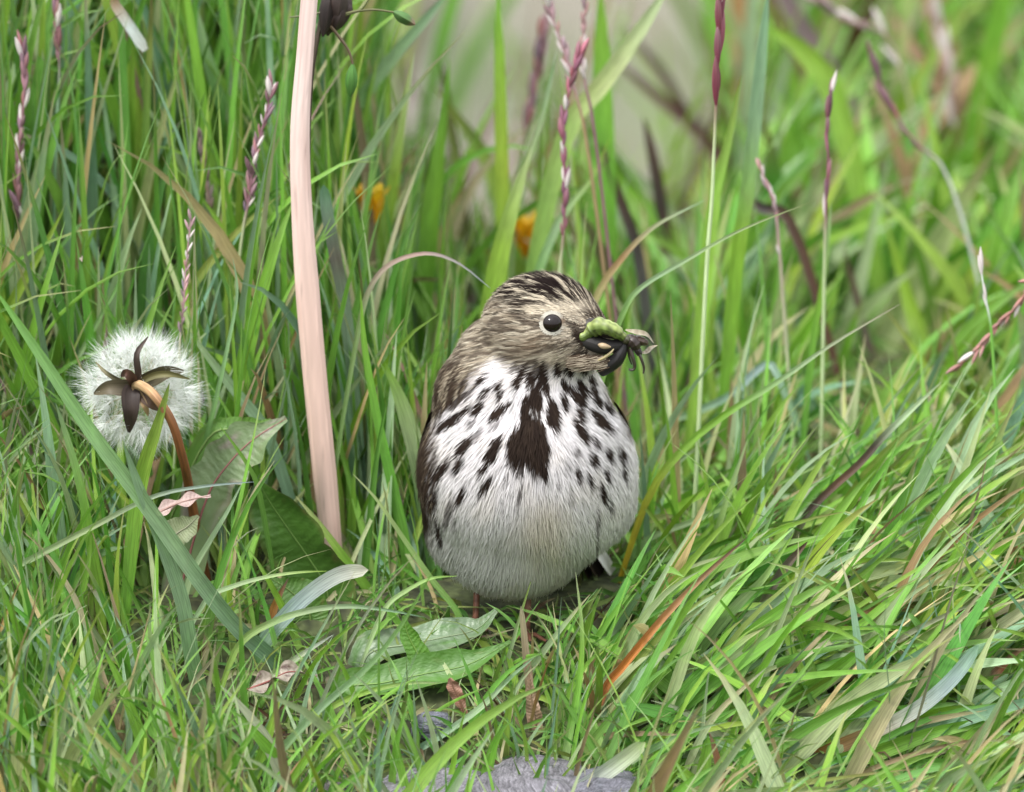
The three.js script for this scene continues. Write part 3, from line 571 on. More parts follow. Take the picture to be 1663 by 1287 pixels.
seedHead('whitish small grass flower above the drooping reddish one', 0.05, [[1612, 560], [1608, 520], [1600, 480], [1594, 440]], 0.6, 7, 34, C.white, { pale: 0.9, spread: 0.1, sc: C.mid });
seedHead('pinkish white blurred grass flower head at the top corner', 0.42, [[1560, 260], [1548, 180], [1535, 90], [1520, 20]], 0.4, 12, 66, [0.4, 0.22, 0.2], { pale: 0.5 });
seedHead('tan blurred grass flower head lying across the top edge', 0.35, [[1440, 60], [1400, 42], [1360, 22], [1320, -5]], 0.2, 14, 54, [0.34, 0.22, 0.2], { pale: 0.4, spread: 0.4 });
// dark blurred dead stems behind the bird
for (const [label, pts, d, w, c] of [
  ['dark blurred dead stem leaning right above the beak', [[1080, 400], [1072, 330], [1060, 260], [1045, 190]], 0.3, 22, ['brown', 'dark', 'brown']],
  ['dark blurred dead stem bending just above the crown of the bird', [[1045, 470], [1030, 390], [1005, 320], [975, 230]], 0.2, 18, ['grey', 'dark', 'brown']],
  ['thin dark blurred stem slanting long across the pale gap', [[1215, 300], [1140, 220], [1070, 160], [990, 90]], 0.5, 20, ['brown', 'brown', 'purple']],
  ['second thin dark blurred stem slanting across the pale gap', [[1180, 270], [1120, 190], [1070, 110], [1010, 40]], 0.55, 18, ['purple', 'brown', 'brown']],
  ['brown upright blurred stem in the pale gap', [[755, 360], [745, 280], [730, 190], [716, 100]], 0.28, 18, ['brown', 'olive', 'brown']],
  ['brown blurred twig bent low in the meadow', [[1270, 345], [1240, 340], [1215, 325], [1200, 305]], 0.2, 18, ['brown', 'dark', 'brown']],
  ['long tan blurred stem slanting down in the upper meadow', [[1660, 330], [1590, 230], [1520, 130], [1440, 10]], 0.5, 34, ['olive', 'tan', 'pink']],
  ['dusky blurred stem beyond the bent blade', [[1420, 600], [1405, 540], [1390, 480], [1370, 400]], 0.25, 14, ['brown', 'grey', 'brown']],
  ['grey blurred stem below the beak side of the meadow', [[1120, 620], [1135, 570], [1142, 520], [1140, 470]], 0.16, 12, ['brown', 'purple', 'grey']],
]) B(label, c, w, pts, { d, dry: 1, name: 'dead_twig', category: 'dead stem', tp: 6, fold: 0.9 });

// ------------------------------------------------------------------ two yellow flowers, out of focus
for (const [label, x, y, d, s] of [['blurred yellow flower behind the stem-side blades', 603, 350, 0.14, 1.1], ['blurred orange-yellow flower right behind the crown of the bird', 857, 402, 0.24, 1.3]]) {
  const t = new THREE.Group(); t.name = 'yellow_flower'; const b = P(x, y, d); t.position.set(b.x, land(b.x, d), -d); const top = b.clone().sub(t.position);
  let G = new Geo(); stalk(G, spline([V(0.003, -0.002, 0), V(0.002, top.y * 0.5, 0), top.clone()], 12), () => 0.0005, () => C.mid); mesh('stem', G.build(), STALK, t);
  for (let k = 0; k < 6; k++) { G = new Geo(); const a = k / 6 * 6.28, q = V(Math.cos(a) * 0.0042, 0.0065, Math.sin(a) * 0.0042).multiplyScalar(s), c = tint([0.9, 0.56, 0.02], 0.06); ribbon(G, spline([top.clone().add(V(0, -0.003, 0)), top.clone().addScaledVector(q, 0.5), top.clone().addScaledVector(q, 1.15)], 6), f => 0.0028 * s * Math.sin(Math.PI * (0.12 + f * 0.8)), () => c, V(-Math.cos(a), 0.3, -Math.sin(a)), 0.3, 0, 3); mesh('petal', G.build(), GRASS, t); }
  add(t, label, 'flower', 'yellow flowers behind the grass');
}

// ------------------------------------------------------------------ dandelion clock seen from its stem side
{
  const t = new THREE.Group(); t.name = 'dandelion_clock'; const D = DAND_D;
  const ground = hit(335, 955); t.position.copy(ground);
  const L = (x, y, z = 0) => P(x, y, D - z).sub(t.position);           // z towards the camera
  const gz = ground.z + D;
  let G = new Geo();
  stalk(G, spline([V(0.001, -0.004, 0), V(-0.0005, 0.004, 0), L(324, 890, gz * 0.8), L(308, 800, gz * 0.5 + 0.004), L(294, 735, 0.016), L(276, 680, 0.021), L(252, 645, 0.021), L(232, 628, 0.014), L(218, 624, 0.008)], 44),
    s => (8.5 + 2 * Math.sin(s * 9) * 0.3 - 1.2 * s) * U, (s, a) => { const m = 1 + 0.25 * noise(s * 16, a, 3); const c = mix3([0.24, 0.085, 0.025], [0.45, 0.30, 0.15], ss(0.55, 0.95, s)); return [c[0] * m, c[1] * m, c[2] * m]; }, 12);
  mesh('stem', G.build(), STALK, t);
  const axis = V(-0.12, 0.02, 1).normalize(), ctr = L(226, 636, 0), cup = L(216, 626, 0.0075);
  { // the shallow cup that the bracts hang from
    const g = new THREE.SphereGeometry(15 * U, 20, 14); g.scale(1.1, 0.9, 0.9); g.translate(cup.x, cup.y, cup.z - 0.001);
    const c = []; for (let k = 0; k < g.attributes.position.count; k++) { const m = tint([0.2, 0.12, 0.06], 0.4); c.push(...m); }
    g.setAttribute('color', new THREE.Float32BufferAttribute(c, 3)); mesh('receptacle', g, STALK, t);
  }
  for (const [x0, y0, x1, y1, x2, y2, w, z, cc] of [[224, 612, 222, 575, 240, 547, 7, 0.012, [0.03, 0.018, 0.012]], [240, 618, 268, 605, 298, 603, 17, 0.010, [0.06, 0.05, 0.02]], [204, 630, 176, 630, 152, 640, 17, 0.011, [0.07, 0.055, 0.03]], [212, 640, 212, 670, 209, 703, 19, 0.012, [0.028, 0.016, 0.012]], [232, 640, 248, 656, 262, 668, 14, 0.012, [0.06, 0.03, 0.015]], [192, 618, 172, 606, 155, 588, 5, 0.010, [0.08, 0.07, 0.03]], [250, 610, 276, 608, 308, 616, 7, 0.013, [0.12, 0.11, 0.04]], [214, 615, 205, 606, 196, 612, 10, 0.013, [0.07, 0.03, 0.02]], [228, 645, 236, 662, 240, 676, 7, 0.012, [0.3, 0.2, 0.1]]]) {
    G = new Geo(); ribbon(G, spline([cup.clone().add(V(0, 0, 0.0015)), L(x0, y0, z - 0.001), L(x1, y1, z), L(x2, y2, z - 0.004)], 12), f => w * 0.78 * U * Math.pow(Math.sin(Math.PI * (0.18 + f * 0.8)), 0.8) + 0.00004, f => mix3(cc, [cc[0] * 1.8, cc[1] * 1.8, cc[2] * 1.8], f * f), V(0, 0.1, 1), 0.5, gauss() * 0.3, 5);
    mesh('bract', G.build(), STALK, t);
  }
  const F = new Geo(), R = 0.0176;      // parachutes: a thin beak and a tuft of hairs each
  const hair = (a, b, w, c) => { tA.subVectors(b, a).normalize(); tS.set(rr(-1, 1), rr(-1, 1), rr(-1, 1)).cross(tA).normalize().multiplyScalar(w); const i0 = F.v(tP.copy(a).add(tS), c, 0, 0), i1 = F.v(tP.copy(a).sub(tS), c, 1, 0), i2 = F.v(b, c, 0.5, 1); F.t(i0, i1, i2); };
  const cw = [0.78, 0.80, 0.77];
  for (let k = 0; k < 300; k++) {
    const y = 1 - 2 * (k + 0.5) / 300, a = k * 2.399963, r = Math.sqrt(1 - y * y), dir = V(r * Math.cos(a), y, r * Math.sin(a));
    if (dir.dot(axis) > 0.62) continue;
    dir.add(V(gauss(), gauss(), gauss()).multiplyScalar(0.2)).normalize();
    if (noise(dir.x * 3, dir.y * 3, dir.z * 3) > 0.28) continue;
    const hub = ctr.clone().addScaledVector(dir, R * rr(0.42, 0.78));
    hair(ctr, hub, 0.00007, [0.5, 0.42, 0.3]); hair(hub, ctr, 0.00006, [0.5, 0.42, 0.3]);
    for (let j = 0; j < 30; j++) {
      const q = dir.clone().multiplyScalar(rr(0.35, 1)).add(V(gauss(), gauss(), gauss()).multiplyScalar(0.85)).normalize();
      if (q.dot(dir) < 0.1) continue;
      hair(hub, hub.clone().addScaledVector(q, R * rr(0.3, 0.5)), 0.000075, cw);
    }
  }
  const fl = mesh('pappus', F.build(), mat({ vertexColors: true, roughness: 0.9, transmission: 0.35, thickness: 0 }), t); fl.userData.kind = 'stuff';
  add(t, 'white fluffy dandelion clock on an orange-brown stem seen from behind', 'dandelion');
}
// ------------------------------------------------------------------ the bird; its own axes in millimetres, x across, y up, z towards the camera
{
  const bird = new THREE.Group(); bird.name = 'songbird';
  const bird0 = V(0, land(0, 0) - 0.0005, 0); bird.position.copy(bird0);
  const MM = 0.001;
  const B3 = (px, py, z = 0) => P(px, py, -z * MM).sub(bird0).multiplyScalar(1000);          // photograph pixel and depth -> bird mm
  const toWorld = v => v.clone().multiplyScalar(MM);
  const k2 = 0.165;
  const cT = Math.cos(PITCH), sT = Math.sin(PITCH), y00 = bird0.y * 1000;
  const bpx = v => [855 + v.x / k2, 985 - ((v.y + y00) * cT - v.z * sT) / k2];   // the plumage chart: a plane fixed in the bird, tilted with its breast
  // ellipsoids: centre px, depth, radii mm, joined smoothly
  const E = (px, py, z, rx, ry, rz, rot = 0) => ({ c: B3(px, py, z), rx, ry, rz, rot });
  const parts = [
    E(856, 764, 0, 28.6, 28.5, 27),          // breast and trunk
    E(834, 872, -1, 19.0, 15.2, 20),         // belly
    E(970, 806, -5, 9.2, 11, 13),           // flank tuft over the thigh
    E(744, 842, -3, 8.4, 11.5, 13),              // other flank
    E(843, 642, -1, 22.0, 17.5, 18.5, 0),        // neck and shoulders
    E(884, 534, 3, 15.8, 14.6, 13.4, -0.15), // head
    E(945, 548, 8.5, 7.5, 6.8, 6.5),         // face towards the bill
    E(814, 582, -2, 9.4, 11.5, 10, 0.5),      // nape
  ];
  function sdE(p, e) {
    let x = p.x - e.c.x, y = p.y - e.c.y; const z = p.z - e.c.z;
    if (e.rot) { const c = Math.cos(e.rot), s = Math.sin(e.rot), X = x * c + y * s; y = -x * s + y * c; x = X; }
    const a = Math.hypot(x / e.rx, y / e.ry, z / e.rz), b = Math.hypot(x / e.rx ** 2, y / e.ry ** 2, z / e.rz ** 2);
    return b < 1e-9 ? -1 : a * (a - 1) / b;
  }
  const smin = (a, b, k) => { const h = clamp(0.5 + 0.5 * (b - a) / k); return mix(b, a, h) - k * h * (1 - h); };
  const sdf = p => { let d = 1e9; for (const e of parts) d = d > 1e8 ? sdE(p, e) : smin(d, sdE(p, e), 4.5); return d; };
  const grad = p => { const e = 0.15, q = p.clone(); const g = V(); q.x += e; g.x = sdf(q); q.x -= 2 * e; g.x -= sdf(q); q.x = p.x; q.y += e; g.y = sdf(q); q.y -= 2 * e; g.y -= sdf(q); q.y = p.y; q.z += e; g.z = sdf(q); q.z -= 2 * e; g.z -= sdf(q); return g.normalize(); };
  const heart = B3(860, 690, 0);
  function shoot(dir) { // outermost surface point from the heart
    let lo = 5, hi = 70, t = hi;
    for (t = hi; t > lo; t -= 0.8) if (sdf(tP.copy(heart).addScaledVector(dir, t)) < 0) break;
    lo = t; hi = t + 0.8;
    for (let k = 0; k < 12; k++) { const m = (lo + hi) / 2; if (sdf(tP.copy(heart).addScaledVector(dir, m)) < 0) lo = m; else hi = m; }
    return heart.clone().addScaledVector(dir, lo);
  }
  function front(px, py) { // the body surface under a pixel
    for (let z = 40; z > -30; z -= 0.3) { const p = B3(px, py, z); if (sdf(p) < 0) return p; }
    return B3(px, py, 0);
  }
  const eyeC = front(897, 525), eyeN = grad(eyeC);
  const billBase = B3(962, 545, 13);

  // plumage pattern -------------------------------------------------
  // dark streaks: x, y, length, width, lean (degrees from upright, + = foot swings to the right), strength
  const marks = [];
  const M = (x, y, l, w, a, s = 1) => marks.push({ x, y, l: l / 2, w: w / 2, c: Math.cos(a * Math.PI / 180), s: Math.sin(a * Math.PI / 180), k: s });
  for (const m of [[736, 682, 74, 13, -52], [775, 665, 30, 13, -40], [810, 670, 44, 13, -48], [804, 692, 26, 10, -45, 0.6], [753, 726, 42, 16, -42], [774, 707, 30, 13, -40, 0.7], [806, 722, 28, 16, -30], [797, 742, 34, 20, -38], [716, 766, 52, 14, -38], [744, 757, 30, 14, -28], [784, 763, 24, 11, -36], [788, 791, 44, 13, -32], [747, 808, 44, 10, -20], [822, 778, 16, 4, -30, 0.7], [843, 806, 38, 5, -12, 0.8], [727, 835, 60, 10, -14, 0.75], [704, 815, 36, 9, 4], [711, 868, 56, 8, 10], [735, 850, 30, 6, 12, 0.6], [843, 765, 24, 13, 8, 0.9],
    [846, 722, 92, 42, -16], [872, 728, 104, 42, 0], [899, 676, 56, 24, 10], [856, 700, 60, 30, -10], [886, 772, 30, 9, 4], [870, 652, 44, 22, 0], [853, 664, 44, 14, -8],
    [917, 654, 30, 14, 12], [942, 650, 36, 14, 26], [971, 652, 24, 10, 26], [944, 674, 26, 14, 18], [977, 685, 54, 15, 44], [945, 702, 50, 15, 30], [969, 720, 24, 12, 18], [938, 737, 20, 10, 6, 0.8], [966, 749, 26, 17, 22], [990, 738, 30, 10, 14], [1012, 741, 26, 12, 14], [941, 774, 27, 11, 8], [960, 782, 26, 10, 8], [987, 774, 24, 9, 8], [1015, 770, 28, 8, 6], [980, 804, 38, 9, 16], [993, 824, 24, 6, -8, 0.8], [971, 862, 96, 2.5, -1, 0.75], [923, 761, 28, 13, 0, 0.45], [927, 810, 24, 5, -6, 0.5], [907, 792, 18, 4, 0, 0.6], [817, 826, 22, 4, 6, 0.35],
    [785, 641, 28, 10, -42], [809, 628, 22, 10, -36], [811, 643, 18, 10, -30], [781, 617, 28, 8, -48], [839, 622, 28, 14, -22], [861, 618, 34, 15, -10], [881, 612, 44, 19, 0], [869, 643, 34, 17, 0], [887, 632, 28, 10, 4], [917, 628, 26, 10, 18], [931, 641, 32, 10, 26], [947, 632, 34, 14, 32], [962, 620, 20, 10, 36], [966, 638, 22, 9, 36], [972, 656, 22, 9, 36], [990, 665, 26, 9, 40], [760, 640, 30, 9, -46, 0.9], [740, 655, 30, 9, -46, 0.9], [765, 690, 20, 7, -46, 0.7],
    [905, 602, 24, 13, 4], [925, 603, 20, 12, 14], [850, 603, 22, 11, -20], [836, 598, 22, 10, -34, 0.7], [948, 603, 18, 10, 30], [868, 597, 24, 10, -10, 0.8],
    // face: moustache, malar line, lores, line behind the eye
    [942, 582, 34, 11, -42, 0.95], [926, 598, 26, 9, -50, 0.95], [925, 560, 46, 6, -74, 0.55], [890, 568, 50, 7, -80, 0.45], [938, 536, 40, 12, 58, 0.85], [921, 526, 22, 7, 60, 0.7], [948, 552, 40, 22, 60, 1], [936, 574, 30, 10, -40, 0.9], [856, 521, 44, 5, -88, 0.55], [838, 495, 22, 6, 84, 0.95], [838, 509, 30, 5, 86, 0.8], [872, 514, 16, 5, 82, 0.5]]) M(...m);
  const hAx = B3(805, 560, -6).sub(billBase).normalize(), hUp = V(0, 1, 0).addScaledVector(hAx, -hAx.y).normalize(), hSd = V().crossVectors(hAx, hUp);
  const DKB = [0.012, 0.008, 0.007], WHT = [0.62, 0.585, 0.59], BUF = [0.40, 0.325, 0.225], UMB = [0.085, 0.058, 0.040];
  function pattern(v, n, jit) { // colour of the plumage at a body point
    let [x, y] = bpx(v);
    if (jit) { x += jit[0]; y += jit[1]; }
    const back = ss(0.05, -0.35, n.z);                                  // turned away from the breast side
    // radial streak coordinate: round the bill on the head, down the body elsewhere
    const q = v.clone().sub(billBase), th = Math.atan2(q.y, q.x), ph = Math.atan2(q.z, Math.hypot(q.x, q.y)), r = q.length();
    const az = Math.atan2(v.x - heart.x, v.z - heart.z);
    const hr = q.dot(hAx), hp = Math.atan2(q.dot(hSd), q.dot(hUp)) + 0.10 * noise(hr * 0.25, r * 0.1, 40);
    const sFine = noise(hp * 46, hr * 0.2, 4), sMid = noise(hp * 25, hr * 0.13, 9);
    const sBody = noise(az * 24, v.y * 0.12, 4), sBodyF = noise(az * 40, v.y * 0.3, 7);
    // breast and belly
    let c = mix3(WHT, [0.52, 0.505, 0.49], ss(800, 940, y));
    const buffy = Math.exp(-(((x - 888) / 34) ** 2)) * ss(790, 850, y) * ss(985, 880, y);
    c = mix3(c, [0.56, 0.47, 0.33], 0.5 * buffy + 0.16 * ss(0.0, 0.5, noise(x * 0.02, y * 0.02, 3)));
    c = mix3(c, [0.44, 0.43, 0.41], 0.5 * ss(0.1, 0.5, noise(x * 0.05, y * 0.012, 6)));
    // head and nape
    const headB = 603 - 0.012 * (x - 880) - 22 * ss(860, 780, x) + (x < 800 ? (800 - x) * 0.95 : 0);
    const head = ss(12, -12, y - headB + 5 * sFine);
    if (head > 0) {
      let h = mix3([0.25, 0.205, 0.15], [0.47, 0.415, 0.325], clamp(0.45 + 1.6 * sFine));
      h = mix3(h, [0.06, 0.043, 0.032], 0.85 * ss(-0.08, 0.2, noise(hp * 21, hr * 0.17, 15) + 0.45 * sFine));
      const crownLine = 497 + 36 * ss(905, 985, x) - 8 * ss(860, 790, x);   // the dark cap above this line
      const cap = ss(10, -12, y - crownLine);
      let k = mix3([0.40, 0.345, 0.26], DKB, ss(-0.42, -0.08, sMid + 0.35 * sFine));
      k = mix3(k, UMB, 0.35 * ss(930, 985, x));
      h = mix3(h, k, cap);
      const brow = Math.exp(-(((y - (503 - 0.06 * (x - 880))) / 9) ** 2)) * ss(830, 860, x) * ss(975, 930, x);
      h = mix3(h, [0.52, 0.45, 0.34], 0.6 * brow);
      const cheek = Math.exp(-(((x - 862) / 34) ** 2 + ((y - 560) / 18) ** 2));
      h = mix3(h, [0.21, 0.145, 0.095], 0.6 * cheek * clamp(0.7 + sFine));
      const sub = Math.exp(-(((y - (588 - 0.35 * Math.abs(x - 905))) / 9) ** 2)) * ss(870, 895, x);
      h = mix3(h, [0.62, 0.53, 0.41], 0.85 * sub * (0.7 + sFine));
      h = mix3(h, [0.52, 0.44, 0.32], 0.7 * Math.exp(-(((x - 968) / 20) ** 2 + ((y - 590) / 11) ** 2)));
      // below the eye
      h = mix3(h, [0.55, 0.48, 0.38], 0.5 * Math.exp(-(((x - 915) / 16) ** 2 + ((y - 546) / 7) ** 2)));
      c = mix3(c, h, head);
    }
    // streaked mantle along the sides and over the back
    const edgeL = y < 620 ? 778 - (y - 540) * 0.3 : mix(764, 706, ss(620, 700, y)) - 10 * ss(820, 900, y);
    const edgeR = y < 620 ? 1100 : mix(985, 1018, ss(640, 700, y));
    let man = Math.max(ss(8, -10, x - edgeL + 16 * sBodyF) * ss(560, 600, y), ss(-8, 8, x - edgeR + 10 * sBodyF) * ss(600, 640, y) * ss(730, 700, y));
    man = Math.max(man, back * ss(955, 900, y) * (1 - head));
    if (man > 0) c = mix3(c, mix3(mix3([0.25, 0.20, 0.14], [0.46, 0.40, 0.30], clamp(0.5 + sBodyF)), mix3(UMB, DKB, 0.6), ss(-0.36 - 0.2 * ss(650, 700, y), -0.06 - 0.2 * ss(650, 700, y), sBody + 0.4 * sBodyF + 0.2 * ss(680, 740, y))), man);
    // dark streaks
    let dk = 0;
    if (n.z > -0.25) for (const m of marks) {
      const dx = x - m.x, dy = y - m.y; if (Math.abs(dx) > 60 || Math.abs(dy) > 60) continue;
      const along = dx * m.s + dy * m.c, acr = dx * m.c - dy * m.s;
      const taper = m.w * (1 - 0.35 * clamp(-along / m.l)) + 1.2;
      const e = (acr / taper) ** 2 + (along / (m.l + 1.5)) ** 2;
      if (e < 1.5) dk = Math.max(dk, m.k * ss(1.2, 0.8, e + 0.35 * noise(x * 0.16, y * 0.05, 31)));
    }
    if (dk > 0) c = mix3(c, mix3(DKB, UMB, 0.3 * rndStable(x, y)), dk);
    if (jit) c = c.map(v => v * jit[2]);
    return c;
  }
  function rndStable(x, y) { return 0.5 + 0.5 * noise(x * 0.1, y * 0.1, 20); }
  const headY = B3(880, 606, 0).y;
  function flow(v, n) { // which way the feathers lie
    const h = ss(-3, 5, v.y - headY);
    const a = v.clone().sub(B3(985, 532, 10)); a.normalize();
    const b = V((v.x - heart.x) * 0.032, -1, -0.15 - 0.6 * ss(0.4, -0.2, n.z));
    const c = B3(880, 600, 18).sub(v);
    b.addScaledVector(V(-c.x, 0, 0), 0.03 * ss(headY - 30, headY, v.y));
    const f = b.normalize().lerp(a, h); f.addScaledVector(n, -f.dot(n));
    return f.normalize();
  }
  // the body, one closed skin
  const NU = 168, NV = 120, G = new Geo();
  const skin = [];
  for (let j = 0; j <= NV; j++) for (let i = 0; i <= NU; i++) {
    const th = j / NV * Math.PI, a = i / NU * 2 * Math.PI, dir = V(Math.sin(th) * Math.sin(a), Math.cos(th), Math.sin(th) * Math.cos(a));
    const p = shoot(dir), n = grad(p); skin.push([p, n]);
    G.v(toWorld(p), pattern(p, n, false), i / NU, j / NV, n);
  }
  for (let j = 0; j < NV; j++) for (let i = 0; i < NU; i++) { const a = j * (NU + 1) + i, b = a + NU + 1; G.q(a, b, b + 1, a + 1); }
  mesh('body', G.build(), mat({ vertexColors: true, roughness: 0.95 }), bird);

  // plumage: many small soft barbs lying along the body
  const tri = [];
  let total = 0; const e1 = V(), e2 = V();
  for (let j = 0; j < NV; j++) for (let i = 0; i < NU; i++) {
    const a = j * (NU + 1) + i, b = a + NU + 1;
    for (const t of [[a, b, b + 1], [a, b + 1, a + 1]]) { const [A, Bp, Cp] = t.map(k => skin[k][0]); const ar = e1.subVectors(Bp, A).cross(e2.subVectors(Cp, A)).length() / 2; const dn = skin[a][1].z; const wt = ar * (dn > -0.2 ? 1 : 0.45); if (wt > 1e-6) { total += wt; tri.push([total, A, Bp, Cp]); } }
  }
  const PL = { head_plumage: new Geo(), breast_plumage: new Geo(), belly_plumage: new Geo(), back_plumage: new Geo() };
  const COUNT = 62000;
  for (let k = 0; k < COUNT; k++) {
    const z = rnd() * total; let lo = 0, hi = tri.length - 1; while (lo < hi) { const m = (lo + hi) >> 1; if (tri[m][0] < z) lo = m + 1; else hi = m; }
    const [, A, Bp, Cp] = tri[lo]; let u = rnd(), w = rnd(); if (u + w > 1) { u = 1 - u; w = 1 - w; }
    const p = A.clone().multiplyScalar(1 - u - w).addScaledVector(Bp, u).addScaledVector(Cp, w), n = grad(p);
    const dEye = p.distanceTo(eyeC); if (dEye < 2.95) continue;
    const [x, y] = bpx(p);
    const dBill = p.distanceTo(billBase);
    const isHead = p.y > headY;
    let L = isHead ? mix(1.6, 4.6, ss(4, 20, dBill)) : mix(4.4, 6.6, ss(headY, headY - 30, p.y));
    L *= rr(0.75, 1.25); if (dEye < 7) L *= 0.55;
    const wd = (isHead ? 0.135 : 0.17) * rr(0.7, 1.25);
    const f = flow(p, n); f.addScaledVector(V(gauss(), gauss(), gauss()), 0.13); f.addScaledVector(n, -f.dot(n)).normalize();
    const jit = [gauss() * 1.7, gauss() * 4.5, 1 + 0.15 * gauss()];
    const side = V().crossVectors(n, f).normalize();
    const lift = rr(0.10, 0.24) * (rnd() < 0.05 ? 1.9 : 1);
    const g = n.z < -0.15 ? PL.back_plumage : isHead ? PL.head_plumage : y > 830 ? PL.belly_plumage : PL.breast_plumage;
    let prev = null; const bow = gauss() * 0.12;
    for (let s = 0; s <= 3; s++) {
      const t = s / 3, q = p.clone().addScaledVector(f, L * t).addScaledVector(n, 0.03 + lift * L * t * (1 - 0.55 * t)).addScaledVector(side, bow * L * t * t);
      if (t > 0.3) { const d = sdf(q); if (d < 0.10) q.addScaledVector(grad(q), 0.10 - d + 0.25 * rnd()); }
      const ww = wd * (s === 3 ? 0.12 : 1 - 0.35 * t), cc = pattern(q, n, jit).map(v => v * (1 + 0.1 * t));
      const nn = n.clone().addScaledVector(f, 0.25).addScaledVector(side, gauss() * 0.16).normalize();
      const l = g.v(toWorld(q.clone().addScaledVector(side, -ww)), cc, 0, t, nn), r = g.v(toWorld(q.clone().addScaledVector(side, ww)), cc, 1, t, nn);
      if (prev) g.q(prev[1], prev[0], l, r); prev = [l, r];
    }
  }
  const FEATHER = mat({ vertexColors: true, roughness: 0.9, specularIntensity: 0.1 });
  for (const k in PL) { const m = mesh(k, PL[k].build(), FEATHER, bird); m.userData.kind = 'stuff'; }

  // a stiff feather: shaft and vane, dark with a pale edge
  function quill(parent, name, pts, half, dark, rim, face) {
    const g = new Geo(); ribbon(g, spline(pts, 14).map(toWorld), t => half * MM * Math.pow(Math.sin(Math.PI * (0.14 + 0.78 * t)), 0.55), (t, s) => { const m = 1 + 0.25 * noise(t * 20, s * 3, half); const c = mix3(dark, rim, ss(0.62, 0.92, Math.max(Math.abs(s), (t - 0.78) * 4.2))); return [c[0] * m, c[1] * m, c[2] * m]; }, face, 0.3, 0, 7);
    return mesh(name, g.build(), FEATHER, parent);
  }
  // folded wings, one along each side
  for (const sgn of [-1, 1]) {
    const wing = new THREE.Group(); wing.name = 'wing'; bird.add(wing);
    const rows = sgn < 0 ? [[702, 668, 690, 742, -2], [694, 690, 684, 770, -4], [690, 715, 682, 800, -7], [690, 740, 684, 830, -9], [692, 770, 690, 860, -11], [694, 790, 696, 880, -14], [699, 660, 676, 705, -6], [712, 640, 684, 690, -5]] : [[1000, 650, 1022, 690, -2], [1006, 664, 1029, 706, -4], [1010, 680, 1031, 725, -7], [1016, 700, 1033, 760, -9], [1020, 730, 1032, 800, -12], [1022, 760, 1028, 840, -15]];
    rows.forEach(([x0, y0, x1, y1, z], k) => {
      const pts = [0, 0.35, 0.7, 1].map(t => {
        const zz = z - 9 * t; const q = B3(mix(x0, x1, t), mix(y0, y1, t), zz);
        const d = sdf(q), out = (sgn > 0 ? 1.0 : 0.85) + 0.22 * (k % 3); if (d < out) { const n = grad(q); q.addScaledVector(n, out - d); } else if (d > out + 0.3) q.addScaledVector(grad(q), out - d); return q;
      });
      quill(wing, 'flight_feather', pts, 2.1, [0.035, 0.024, 0.018], k % 2 ? [0.42, 0.36, 0.26] : [0.24, 0.18, 0.11], grad(pts[1]));
    });
  }
  // tail, pointing away and down behind the belly
  const tail = new THREE.Group(); tail.name = 'tail'; bird.add(tail);
  for (let k = 0; k < 8; k++) {
    const t = k / 7, a = B3(mix(905, 950, t), 868 - 6 * t, -17 - (k % 2) * 0.4), tipP = B3(mix(905, 1003, t), mix(968, 942, t), -42 + 3 * t);
    const white = k === 7;
    quill(tail, 'tail_feather', [a, a.clone().lerp(tipP, 0.4), a.clone().lerp(tipP, 0.75), tipP], white ? 1.7 : 3.6, white ? [0.72, 0.70, 0.68] : [0.018, 0.013, 0.011], white ? [0.8, 0.78, 0.76] : [0.05, 0.035, 0.025], V(0.2, 0.5, 1));
  }
  // eyes
  for (const s of [1, -1]) {
    let c = eyeC, n = eyeN;
    if (s < 0) { c = heart.clone(); const dir = B3(925, 524, -12).sub(heart).normalize(); c = shoot(dir); n = grad(c); }
    const eye = new THREE.Group(); eye.name = 'eye'; bird.add(eye);
    const ctr = toWorld(c.clone().addScaledVector(n, -1.15));
    const g = new THREE.SphereGeometry(2.9 * MM, 40, 28); g.scale(1, 0.93, 1);
    const ball = mesh('eyeball', g, mat({ color: new THREE.Color().setRGB(0.010, 0.006, 0.005), roughness: 0.05, ior: 1.36 }), eye); ball.position.copy(ctr);
    const up = V(0, 1, 0).addScaledVector(n, -n.y).normalize(), rt = V().crossVectors(up, n);
    const R = new Geo();
    for (const [r0, nb, wd, lift] of [[2.55, 150, 0.26, 0.3], [2.8, 170, 0.28, 0.12]]) for (let k = 0; k < nb; k++) { // the pale ring of tiny feathers
      const a = k / nb * 2 * Math.PI + rr(-0.03, 0.03), ca = Math.cos(a), sa = Math.sin(a);
      const gap = Math.exp(-(((a - 0.15) / 0.55) ** 2)) + Math.exp(-(((a - 6.43) / 0.55) ** 2)) + 0.7 * Math.exp(-(((a - 2.75) / 0.22) ** 2));
      const cw = mix3([0.50, 0.47, 0.40], [0.17, 0.125, 0.09], clamp(gap)); const b = 1 + 0.15 * gauss();
      const e = V().addScaledVector(rt, ca).addScaledVector(up, sa * 0.93);
      const p0 = c.clone().addScaledVector(e, r0).addScaledVector(n, lift - 0.1), p1 = c.clone().addScaledVector(e, r0 + rr(0.45, 0.85)).addScaledVector(n, -0.35 - 0.25 * rnd());
      const d1 = sdf(p1); if (d1 < 0.25) p1.addScaledVector(grad(p1), 0.25 - d1);
      const sd = V().crossVectors(e, n).multiplyScalar(wd * 0.5);
      const i0 = R.v(toWorld(p0.clone().add(sd)), [cw[0] * b, cw[1] * b, cw[2] * b], 0, 0, n), i1 = R.v(toWorld(p0.clone().sub(sd)), [cw[0] * b, cw[1] * b, cw[2] * b], 1, 0, n), i2 = R.v(toWorld(p1.clone().addScaledVector(sd, 0.4)), cw, 0, 1, n), i3 = R.v(toWorld(p1.clone().addScaledVector(sd, -0.4)), cw, 1, 1, n);
      R.q(i0, i2, i3, i1);
    }
